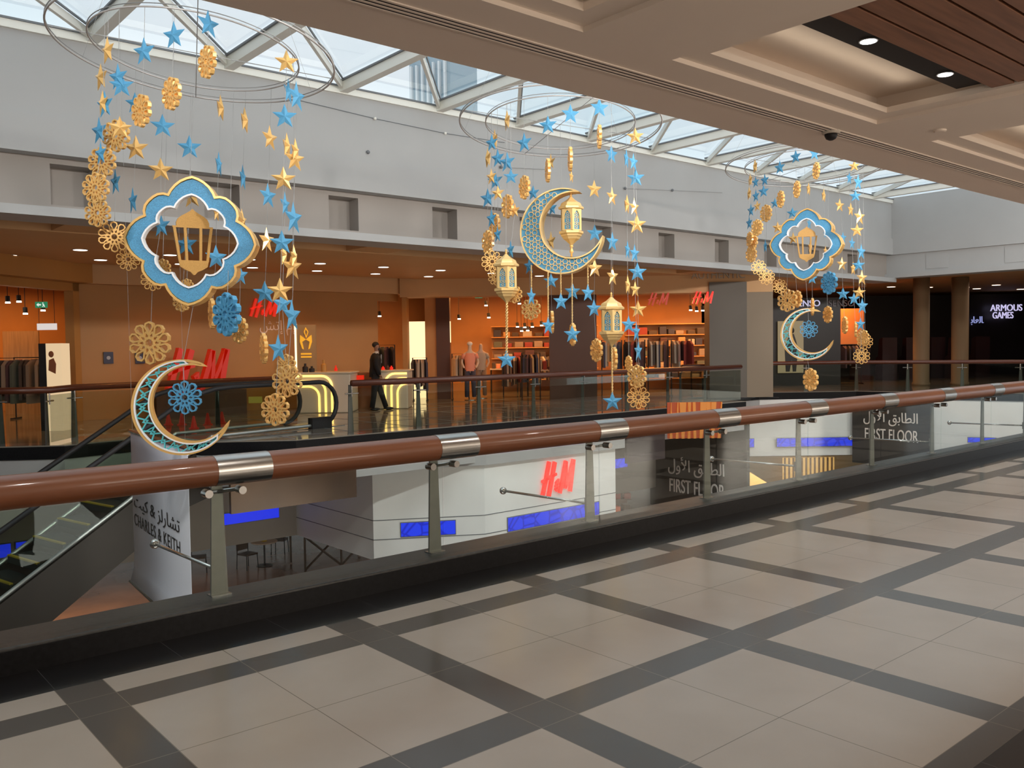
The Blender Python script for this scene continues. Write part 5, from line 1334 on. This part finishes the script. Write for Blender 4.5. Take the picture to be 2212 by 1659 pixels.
def filled_crescent(mob, x, y, r, t1, t2, ip, yaw, A, dt, label):
    qx, qy = mob.px(x, y); t = (A-CX).dot(FW)+dt; P = vp(qx, qy, t); R = r/mob.scale*t/FPX
    root = thing('filled_crescent', label, 'crescent', P, 'crescents of the mobiles', face_rot(P, yaw)); root.scale = (R, R, R)
    O, I = crescent_outline(t1, t2, ip); n = len(O)-1
    m = MB(); vs = [Vector((p[0], y_, p[1])) for y_ in (-0.045, 0.10) for p in O+I]; N = n+1; fs = []
    for i in range(n):
        fs += [(i, i+1, N+i+1, N+i), (2*N+i+1, 2*N+i, 3*N+i, 3*N+i+1), (i, 2*N+i, 2*N+i+1, i+1), (N+i, N+i+1, 3*N+i+1, 3*N+i)]
    m.add(vs, fs); m.build('blue_plate', M_blued, root)
    MB().ribbon(O+I[::-1][1:-1], 0.030, -0.11, 0.22).build('gold_rim', M_goldd, root)
    band = MB(); Ib = [lerp(I[i], O[i], -0.0) for i in range(2, n-1)]
    band.ribbon(Ib, 0.035, -0.10, 0.26, False); band.build('inner_band', M_goldd, root)
    # gold lattice of linked small stars
    lat = MB(); cx, cy, ri = circum(O[0], O[-1], ip); g = 0.165
    for a in range(-10, 11):
        for b in range(-10, 11):
            px_ = (a+0.5*(b % 2))*g; py_ = b*g*0.87
            dd = math.hypot(px_, py_); di = math.hypot(px_-cx, py_-cy)
            if dd < 0.955 and di > ri+0.03:
                s = 0.062; 
                lat.ribbon([(px_+s*math.cos(i*PI/4), py_+s*math.sin(i*PI/4)) for i in range(8)], 0.014, -0.07, -0.04)
                for i in range(3):
                    an = i*PI/3; qx_, qy_ = px_+g*math.cos(an), py_+g*math.sin(an)
                    if math.hypot(qx_, qy_) < 0.97 and math.hypot(qx_-cx, qy_-cy) > ri+0.01:
                        lat.ribbon([(px_+s*math.cos(an), py_+s*math.sin(an)), (qx_-s*math.cos(an), qy_-s*math.sin(an))], 0.014, -0.07, -0.04, False)
    lat.build('gold_lattice', M_goldd, root)
    return root, P, R
def quatrefoil(mob, x, y, r, yaw, roll, A, dt, label):
    qx, qy = mob.px(x, y); t = (A-CX).dot(FW)+dt; P = vp(qx, qy, t); R = r/mob.scale*t/FPX
    root = thing('quatrefoil_frame', label, 'hanging frame', P, 'quatrefoil frames of the mobiles', face_rot(P, yaw)); root.scale = (R, R, R)
    half = [(0.0, 1.0), (0.09, 0.972), (0.18, 0.925), (0.26, 0.855), (0.32, 0.775), (0.355, 0.70), (0.43, 0.715), (0.515, 0.70), (0.585, 0.655)]
    Q = half+[(b, a) for a, b in half[::-1][0:]]
    Q = half+[(q[1], q[0]) for q in half[::-1]]
    L = []
    for k in range(4):
        c, s_ = [(1, 0), (0, -1), (-1, 0), (0, 1)][k]
        for p in Q[:-1]: L.append((p[0]*c-p[1]*s_ if False else p[0]*c+p[1]*(-s_), p[0]*s_+p[1]*c))
    # go clockwise: rotate each quadrant by -90 degrees
    L = []
    for k in range(4):
        a = -k*PI/2
        for p in Q[:-1]: L.append((p[0]*math.cos(a)-p[1]*math.sin(a), p[0]*math.sin(a)+p[1]*math.cos(a)))
    cr, sr_ = math.cos(roll), math.sin(roll); L = [(p[0]*cr-p[1]*sr_, p[0]*sr_+p[1]*cr) for p in L]
    In = [(p[0]*0.735, p[1]*0.735) for p in L]
    MB().ring([(p[0]*0.97, p[1]*0.97) for p in L], In, -0.06, 0.06).build('blue_face', M_blued, root)
    MB().ribbon(L, 0.035, -0.085, 0.24).build('gold_rim', M_gold, root)
    MB().ribbon([(p[0]*0.995, p[1]*0.995) for p in In], 0.026, -0.085, 0.05).build('white_line', M_whiteline, root)
    return root, P, R
def flat_lantern(mob, x, y, h, yaw, A, dt, label):
    qx, qy = mob.px(x, y); t = (A-CX).dot(FW)+dt; P = vp(qx, qy, t); H = h/mob.scale*t/FPX
    root = thing('flat_lantern', label, 'lantern cutout', P, 'flat lantern cutouts', face_rot(P, yaw)); root.scale = (H, H, H)
    dome = [(0, 0.5), (0.035, 0.465), (0.09, 0.43), (0.16, 0.39), (0.215, 0.345), (0.24, 0.29), (0.24, 0.235), (0.31, 0.235), (0.31, 0.21), (-0.31, 0.21), (-0.31, 0.235), (-0.24, 0.235), (-0.24, 0.29), (-0.215, 0.345), (-0.16, 0.39), (-0.09, 0.43), (-0.035, 0.465)]
    dome = [(p[0]*1.0 if abs(p[0]) < .3 else p[0]*0.95, p[1]) for p in dome]
    MB().prism(dome, -0.02, 0.02).build('dome', M_goldp, root)
    m = MB()
    for xa, xb in ((-0.27, -0.20), (-0.115, -0.10), (0.115, 0.10), (0.27, 0.20)):
        m.prism([(xa-0.018, 0.22), (xa+0.022, 0.22), (xb+0.020, -0.30), (xb-0.018, -0.30)], -0.018, 0.018)
    m.build('bars', M_goldp, root)
    MB().prism([(-0.22, -0.28), (0.22, -0.28), (0.20, -0.375), (0.13, -0.42), (0.05, -0.455), (0.012, -0.5), (-0.012, -0.5), (-0.05, -0.455), (-0.13, -0.42), (-0.20, -0.375)], -0.02, 0.02).build('base', M_goldp, root)
    return root, P, H
def hex_lantern(mob, x, ytop, ybot, yaw, A, dt, label, spindle=0.0):
    qx, qy = mob.px(x, (ytop+ybot)/2); t = (A-CX).dot(FW)+dt; P = vp(qx, qy, t); H = (ybot-ytop)/mob.scale*t/FPX
    root = thing('hexagonal_lantern', label, 'lantern', P, 'hexagonal golden lanterns', face_rot(P, yaw)); root.scale = (H, H, H)
    z = lambda f: 0.5-f
    k = 1.0
    MB().lathe([(0.004, z(0)), (0.014, z(0.02)), (0.022, z(0.035)), (0.010, z(0.05)), (0.026, z(0.07)), (0.014, z(0.09))], 12).build('finial', M_gold, root, True)
    MB().lathe([(0.014, z(0.085)), (0.05, z(0.12)), (0.09, z(0.155)), (0.13, z(0.18)), (0.175, z(0.205)), (0.19, z(0.235)), (0.20, z(0.26)), (0.235, z(0.28)), (0.235, z(0.315)), (0.20, z(0.33))], 6).build('roof', M_goldd, root)
    ap = 0.205*math.cos(PI/6)
    body = MB()
    for i in range(6):
        M = Matrix.Rotation(i*PI/3+PI/6, 4, 'Z'); W2 = 0.205*0.5
        # frame with an arched opening on every face
        outer = [(-W2, z(0.33)), (W2, z(0.33)), (W2, z(0.72)), (-W2, z(0.72))]
        ar = [(-0.062, z(0.70)), (-0.062, z(0.46)), (-0.045, z(0.41)), (-0.02, z(0.375)), (0.0, z(0.355)), (0.02, z(0.375)), (0.045, z(0.41)), (0.062, z(0.46)), (0.062, z(0.70))]
        T = M @ Matrix.Translation((0, -ap, 0))
        ot = [(-W2, z(0.72)), (-W2, z(0.46)), (-W2, z(0.41)), (-W2, z(0.33)), (0.0, z(0.33)), (W2, z(0.33)), (W2, z(0.41)), (W2, z(0.46)), (W2, z(0.72))]
        body.ring(ot, ar, 0.0, 0.022, T)
        p = MB().prism(ar, 0.024, 0.030, T); p.build('blue_window', M_blue, root)
        l = MB()
        for zc, xc in ((0.66, 0), (0.60, 0.03), (0.60, -0.03), (0.54, 0), (0.48, 0.03), (0.48, -0.03), (0.42, 0)):
            l.ribbon([(xc+0.024*math.cos(j*PI/3), z(zc)+0.024*math.sin(j*PI/3)) for j in range(6)], 0.008, 0.012, 0.023, True, T)
        l.build('window_lattice', M_goldd, root)
    body.build('body', M_goldd, root)
    MB().lathe([(0.19, z(0.715)), (0.225, z(0.725)), (0.225, z(0.765)), (0.195, z(0.785)), (0.19, z(0.81)), (0.165, z(0.835)), (0.15, z(0.865)), (0.10, z(0.90)), (0.04, z(0.955)), (0.012, z(1.0)), (0.004, z(1.0))], 6).build('base', M_goldd, root)
    if spindle:
        MB().lathe([(0.018, z(0.97)), (0.040, z(1.0)), (0.018, z(1.02)), (0.030, z(1.07)), (0.042, z(1.10)), (0.018, z(1.13)), (0.02, z(1.0+spindle))], 10).build('spindle', M_gold, root, True)
    return root, P, H
def chain(name, a, b, r, parent=None):
    """twisted golden chain between two points, as two strands"""
    a, b = Vector(a), Vector(b); L = (b-a).length; n = max(12, int(L/0.02)); m = MB(); tw = L/0.085
    for ph in (0, PI):
        m.tube([a.lerp(b, i/n)+Vector((r*1.5*math.cos(2*PI*tw*i/n+ph), r*1.5*math.sin(2*PI*tw*i/n+ph), 0)) for i in range(n+1)], r, 5)
    return m.build(name, M_goldd, parent)
def add_chain_to(o, P, top, r):
    c = chain('chain', (0, 0, 0), top-P, r); c.parent = o
    c.matrix_parent_inverse = Matrix.Identity(4); s = o.scale[0]
    # undo the scale and turn of the star so that the chain keeps its own size
    c.matrix_basis = (Matrix.Rotation(-o.rotation_euler[2], 4, 'Z') @ Matrix.Diagonal((1/s, 1/s, 1/s, 1)))
    return c

# ---------------- left mobile
N = 1494.6
MA = Mobile('left', 425, 115, 9.63, 292, 108, 215, 78, 0.06, 2.989, (0, 0), 'left hanging mobile: double hoop with pale strings, highest and nearest')
A_ = MA.strand
A_('B', [('g', 695, 318, 75, 170)])
A_('F', [('g', 652, 492, 72, 168), ('b', 640, 838, 90, 170), ('G', 660, 1048, 175, 205), ('G', 632, 1375, 165, 185)])
A_('B', [('g', 664, 660, 60, 155), ('b', 677, 668, 95, 170), ('b', 650, 985, 70, 150), ('G', 620, 1212, 172, 200)])
A_('B', [('b', 762, 490, 110, 165), ('b', 785, 545, 150, 150), ('g', 775, 820, 150, 140)])
A_('F', [('G', 750, 877, 175, 210), ('b', 745, 1168, 62, 165), ('G', 738, 1530, 205, 200)])
A_('B', [('b', 930, 325, 130, 170), ('G', 913, 715, 130, 215)])
A_('F', [('b', 872, 660, 120, 130), ('g', 878, 950, 150, 155), ('b', 858, 1290, 55, 165), ('G', 828, 1675, 165, 150)])
A_('B', [('b', 1123, 220, 135, 170), ('G', 1108, 605, 130, 215)])
A_('F', [('b', 1050, 808, 155, 145), ('g', 1038, 1090, 158, 145), ('b', 1040, 1450, 110, 145), ('G', 985, 1805, 150, 150), ('G', 970, 2215, 265, 280)])
A_('F', [('G', 1050, 1735, 110, 130)])
A_('B', [('b', 1345, 148, 135, 170), ('G', 1338, 400, 125, 215)])
A_('F', [('b', 1223, 945, 150, 145), ('g', 1240, 1265, 130, 140), ('b', 1200, 1570, 140, 150), ('G', 1175, 1945, 120, 140)])
A_('F', [('G', 1206, 1848, 90, 100)])
A_('F', [('g', 1424, 690, 42, 160), ('b', 1413, 1055, 42, 155), ('g', 1397, 1370, 40, 110), ('b', 1395, 1655, 135, 150), ('G', 1368, 2025, 48, 200)])
A_('F', [('g', 1580, 770, 45, 160), ('b', 1568, 1140, 40, 160), ('g', 1562, 1420, 60, 150), ('b', 1552, 1770, 95, 130), ('G', 1545, 2130, 120, 180)])
A_('F', [('g', 1742, 885, 95, 155), ('b', 1730, 1258, 105, 155), ('g', 1722, 1545, 95, 155), ('b', 1710, 1885, 155, 145), ('G', 1703, 2250, 60, 200)])
A_('F', [('b', 1862, 585, 60, 160), ('g', 1852, 935, 50, 160), ('b', 1840, 1315, 62, 160), ('g', 1832, 1640, 40, 150), ('b', 1822, 1955, 130, 150), ('G', 1850, 2360, 130, 150)])
A_('B', [('b', 1915, 615, 105, 185), ('g', 1907, 965, 50, 150), ('b', 1895, 1400, 110, 200), ('g', 1897, 1650, 42, 150), ('b', 1885, 2030, 110, 200), ('G', 1855, 2460, 200, 215)])
A_('B', [('g', 1902, 1020, 125, 155), ('g', 1885, 1715, 125, 170)])
A_('B', [('g', 1850, 393, 165, 145), ('b', 1838, 745, 170, 150), ('g', 1830, 1150, 170, 150), ('b', 1820, 1560, 170, 150), ('g', 1808, 1870, 165, 155), ('b', 1797, 2245, 125, 175), ('G', 1778, 2645, 190, 215)])
A_('F', [('B', 1465, 2030, 185, 285)], dt=-1.3)
af = MA.C.copy()
q, P, R = quatrefoil(MA, 1236, 1560, 408, -0.24, -0.06, af, 0.0, 'large blue quatrefoil frame with gold rim and white inner line, left mobile')
MB().tube([af-MA.C, P+Vector((0, 0, R))-MA.C], 0.0026, 5).build('string', M_wire, MA.root)
q, P2, H2 = flat_lantern(MA, 1247, 1563, 425, 0.20, af, 0.0, 'flat gold lantern cutout inside the large quatrefoil frame, left mobile')
MB().tube([P+Vector((0, 0, R*0.74))-MA.C, P2+Vector((0, 0, H2*0.5))-MA.C], 0.0026, 5).build('string', M_wire, MA.root)
def rel(c, r, p): return ((p[0]-c[0])/r, -(p[1]-c[1])/r)
c_, r_ = (1180, 1134), 301
q, P3_, R3 = open_crescent(MA, 1180, 1134+N, 301, rel(c_, r_, (1322, 868)), rel(c_, r_, (1447, 1236)), rel(c_, r_, (992, 1105)), -0.16, af, 0.0, 'large openwork crescent with turquoise lattice and white line, lowest on the left mobile')
MB().tube([P-Vector((0, 0, R))-MA.C, P3_+Vector((0.02, 0, R3*0.98))-MA.C], 0.0026, 5).build('string', M_wire, MA.root)
pb, _ = A_('F', [('B', 1195, 2567, 210, 220)], dt=-1.35, string=False)
MB().tube([P3_+Vector((0.02, 0, R3*0.9))-MA.C, pb[0]-MA.C], 0.0026, 5).build('string', M_wire, MA.root)
MA.finish()

# ---------------- middle mobile
MM = Mobile('middle', 1210, 269, 13.2, 217, 74, 161, 56, 0.02, 4.096, (940, 180), 'middle hanging mobile: double hoop with thin strings under the skylight')
A_ = MM.strand; N = 1392.6
A_('B', [('b', 787, 518, 135, 170), ('G', 790, 920, 110, 215)])
A_('B', [('b', 997, 363, 160, 160), ('G', 997, 770, 55, 215)])
A_('B', [('b', 1197, 265, 160, 165), ('G', 1195, 670, 50, 220)])
A_('B', [('b', 1453, 208, 160, 165), ('G', 1453, 472, 48, 215)])
A_('B', [('g', 637, 322, 45, 175), ('b', 637, 690, 140, 170), ('G', 640, 1088, 115, 215)])
A_('B', [('b', 500, 520, 110, 150), ('g', 497, 820, 90, 140), ('b', 498, 1190, 90, 160)])
A_('F', [('g', 527, 492, 45, 175), ('b', 530, 855, 135, 165), ('G', 527, 1252, 110, 210)])
A_('F', [('g', 467, 652, 45, 175), ('b', 465, 1010, 135, 165), ('G', 467, 1405, 115, 215)])
A_('B', [('b', 553, 655, 115, 160), ('g', 555, 965, 115, 130), ('b', 552, 1330, 70, 150), ('G', 540, 1715, 160, 150)])
A_('B', [('b', 670, 820, 150, 130), ('g', 705, 1120, 90, 130), ('b', 668, 1468, 65, 165), ('G', 700, 1868, 150, 160)])
A_('B', [('G', 505, 1578, 200, 200)])
A_('F', [('b', 867, 965, 110, 130), ('b', 833, 1610, 100, 150), ('G', 848, 1998, 180, 195)])
A_('F', [('g', 1023, 690, 80, 140), ('b', 1035, 1100, 85, 130), ('g', 1025, 1390, 80, 165), ('b', 1025, 1743, 160, 130), ('G', 1035, 2112, 34, 200)])
A_('F', [('g', 1205, 820, 40, 110), ('b', 1215, 1835, 140, 150), ('G', 1217, 2222, 75, 205)])
A_('F', [('g', 1408, 930, 130, 155), ('b', 1412, 1320, 140, 145), ('g', 1412, 1628, 135, 160), ('b', 1405, 1985, 130, 150), ('G', 1427, 2362, 120, 210)])
A_('F', [('b', 1560, 620, 110, 160), ('g', 1565, 995, 95, 160), ('b', 1568, 1395, 110, 165), ('g', 1570, 1700, 100, 165), ('G', 1587, 2437, 60, 210)])
A_('F', [('b', 1692, 660, 42, 165), ('g', 1697, 1065, 42, 165), ('b', 1702, 1468, 45, 165), ('g', 1703, 1778, 42, 165), ('b', 1712, 2128, 130, 150), ('G', 1712, 2478, 70, 140)])
A_('B', [('b', 1755, 690, 80, 150), ('g', 1762, 1090, 85, 150), ('b', 1765, 1500, 85, 160), ('g', 1770, 1818, 90, 140), ('b', 1780, 2193, 70, 175), ('G', 1785, 2593, 180, 210)])
A_('B', [('g', 1770, 463, 165, 145), ('b', 1775, 830, 160, 150), ('g', 1785, 1240, 165, 170), ('b', 1790, 1663, 165, 160), ('g', 1795, 1993, 165, 145), ('b', 1797, 2363, 70, 180), ('G', 1798, 2778, 210, 210)])
af = MM.C.copy()
c_, r_ = (1123, 1311), 371
q, PC, RC = filled_crescent(MM, 1123, 1311, 371, rel(c_, r_, (1280, 980)), rel(c_, r_, (1455, 1372)), rel(c_, r_, (930, 1255)), -0.22, af, 0.0, 'large blue crescent with gold lattice front, centre of the middle mobile')
MB().tube([af-MM.C, PC+Vector((0, 0, RC))-MM.C], 0.0026, 5).build('string', M_wire, MM.root)
ql, PL, HL = hex_lantern(MM, 1203, 962, 1442, 0.12, af, 0.0, 'golden hexagonal lantern held inside the large blue crescent', 0.19)
s_ = MB().tube([(0, 0, 0.5), (0, 0, 0.53)], 0.01, 8).build('hook', M_gold, ql)
# side lanterns, each with a chain and a star
for (lx, y0, y1, lab, star, nm) in ((630, 75+N, 557+N, 'golden hexagonal lantern at the left of the middle mobile', (632, 1045+N, 130, 160), 'left lantern'), (1560, 455+N, 940+N, 'golden hexagonal lantern at the right of the middle mobile', (1568, 1415+N, 130, 165), 'right lantern')):
    aa = MM.attach(MM.px(lx, 0)[0], 'B'); ql, PL, HL = hex_lantern(MM, lx, y0, y1, 0.10, aa, -0.12, lab)
    MB().tube([aa-MM.C, PL+Vector((0, 0, HL*0.5))-MM.C], 0.0026, 5).build('string', M_wire, MM.root)
    qx, qy = MM.px(star[0], star[1]); t_ = (aa-CX).dot(FW)-0.12; p = vp(qx, qy, t_); size = star[3]/4.096/2*t_/FPX/0.905
    o = bpy.data.objects.new('blue_star', ME['b']); COL.objects.link(o); o.location = p-Vector((0, 0, 0.095*size)); o.scale = (size,)*3; o.rotation_euler = (0, 0, face_rot(p, 0.15))
    tag(o, 'blue star on a golden chain under the %s of the middle mobile' % nm, 'star', 'blue stars of the middle mobile')
    add_chain_to(o, o.location, PL-Vector((0, 0, HL*0.49)), 0.009 if nm == 'left lantern' else 0.006)
# stars on chains under the crescent
nmx = ['first', 'second', 'third', 'fourth', 'fifth', 'sixth']
for i, (sx, sy, w, h, ytop) in enumerate(((852, 485+N, 80, 165, 215+N), (1000, 745+N, 110, 160, 280+N), (1113, 530+N, 135, 150, 262+N), (1213, 820+N, 150, 150, 250+N), (1352, 455+N, 115, 155, 195+N))):
    t_ = (af-CX).dot(FW)-0.05; qx, qy = MM.px(sx, sy); p = vp(qx, qy, t_); size = h/4.096/2*t_/FPX/0.905
    tx, ty = MM.px(sx-2, ytop); top = vp(tx, ty, t_); p.z -= 0.095*size
    o = bpy.data.objects.new('blue_star', ME['b']); COL.objects.link(o); o.location = p; o.scale = (size,)*3; o.rotation_euler = (0, 0, face_rot(p, math.acos(min(1, w/h/1.05))))
    tag(o, 'blue star on a golden chain under the middle crescent, %s chain from the left' % nmx[i], 'star', 'blue stars of the middle mobile')
    add_chain_to(o, p, top, 0.005)
MM.finish()

# ---------------- right mobile
MR_ = Mobile('right', 1738, 360, 17.6, 166, 46, 125, 35, 0.02, 3.292, (1540, 280), 'right hanging mobile: double hoop with thin strings, smallest and farthest')
A_ = MR_.strand; N = 1053.4
A_('B', [('g', 300, 255, 30, 100), ('b', 368, 355, 60, 85), ('b', 360, 435, 75, 85), ('b', 372, 825, 25, 95)])
A_('F', [('g', 265, 355, 28, 95), ('b', 270, 570, 50, 95), ('G', 280, 795, 85, 120), ('G', 273, 888, 85, 115)])
A_('F', [('g', 258, 450, 26, 95), ('b', 258, 660, 45, 95), ('G', 263, 775, 50, 100)])
A_('B', [('b', 303, 370, 50, 80), ('b', 305, 468, 50, 90), ('g', 315, 540, 50, 80), ('G', 315, 697, 88, 120), ('G', 325, 980, 118, 110)])
A_('F', [('G', 378, 595, 88, 125), ('G', 383, 1048, 118, 115)])
A_('B', [('b', 475, 265, 75, 95), ('G', 482, 495, 62, 125)])
A_('F', [('b', 440, 520, 60, 70), ('g', 460, 692, 75, 80), ('G', 475, 1115, 105, 105)])
A_('B', [('b', 588, 188, 75, 95), ('G', 597, 425, 58, 125)])
A_('B', [('b', 722, 165, 75, 95), ('G', 735, 292, 58, 125)])
A_('F', [('b', 565, 590, 80, 80), ('g', 570, 770, 70, 85), ('G', 600, 1205, 70, 125)])
A_('F', [('G', 530, 1215, 145, 165)])
A_('F', [('g', 680, 420, 25, 90), ('b', 685, 665, 30, 80), ('g', 692, 830, 24, 90), ('b', 705, 1055, 75, 80), ('G', 708, 1260, 28, 125)])
A_('F', [('g', 788, 465, 25, 95), ('b', 797, 740, 22, 60), ('g', 800, 860, 25, 70), ('G', 817, 1315, 72, 122)])
A_('F', [('g', 902, 535, 62, 95), ('b', 925, 765, 48, 80), ('g', 918, 952, 70, 95), ('b', 925, 1165, 90, 85), ('G', 938, 1390, 48, 125)])
A_('F', [('b', 970, 342, 40, 90), ('g', 980, 565, 40, 95), ('b', 990, 805, 42, 90), ('g', 997, 985, 34, 95), ('b', 1003, 1200, 80, 85), ('G', 1015, 1420, 22, 110)])
A_('B', [('b', 1033, 370, 60, 110), ('g', 1043, 615, 72, 115), ('b', 1055, 865, 60, 110), ('g', 1060, 1050, 72, 105), ('b', 1062, 1250, 78, 110), ('G', 1065, 1475, 90, 110)])
A_('B', [('g', 1005, 255, 92, 75), ('b', 1013, 468, 90, 80), ('g', 1025, 712, 90, 90), ('b', 1035, 960, 100, 85), ('g', 1040, 1155, 95, 85), ('b', 1050, 1380, 65, 95), ('G', 1057, 1610, 118, 118)])
A_('B', [('G', 1082, 1508, 115, 110)])
A_('F', [('B', 827, 1090, 122, 165)], dt=-1.2)
af = MR_.C.copy()
q, P, R = quatrefoil(MR_, 661, 818, 250, -0.24, -0.06, af, 0.0, 'small blue quatrefoil frame with gold rim, on the right mobile')
MB().tube([af-MR_.C, P+Vector((0, 0, R))-MR_.C], 0.0026, 5).build('string', M_wire, MR_.root)
q, P2, H2 = flat_lantern(MR_, 666, 815, 250, 0.20, af, 0.0, 'flat gold lantern cutout inside the small quatrefoil frame, right mobile')
MB().tube([P+Vector((0, 0, R*0.74))-MR_.C, P2+Vector((0, 0, H2*0.5))-MR_.C], 0.0026, 5).build('string', M_wire, MR_.root)
c_, r_ = (672, 402), 180
q, P3_, R3 = open_crescent(MR_, 672, 402+N, 180, rel(c_, r_, (757, 238)), rel(c_, r_, (844, 455)), rel(c_, r_, (560, 388)), -0.16, af, 0.0, 'small openwork crescent with turquoise lattice, on the right mobile')
MB().tube([P-Vector((0, 0, R))-MR_.C, P3_+Vector((0.02, 0, R3*0.98))-MR_.C], 0.0026, 5).build('string', M_wire, MR_.root)
pb, _ = A_('F', [('B', 682, 367+N, 128, 128)], dt=-1.4, string=False)
MB().tube([P3_+Vector((0.02, 0, R3*0.95))-MR_.C, pb[0]-MR_.C], 0.0026, 5).build('string', M_wire, MR_.root)
pb, _ = A_('F', [('G', 695, 725+N, 113, 165)], dt=-1.4, string=False)
MB().tube([P3_-Vector((0, 0, R3*0.97))-MR_.C, pb[0]-MR_.C], 0.0026, 5).build('string', M_wire, MR_.root)
MR_.finish()
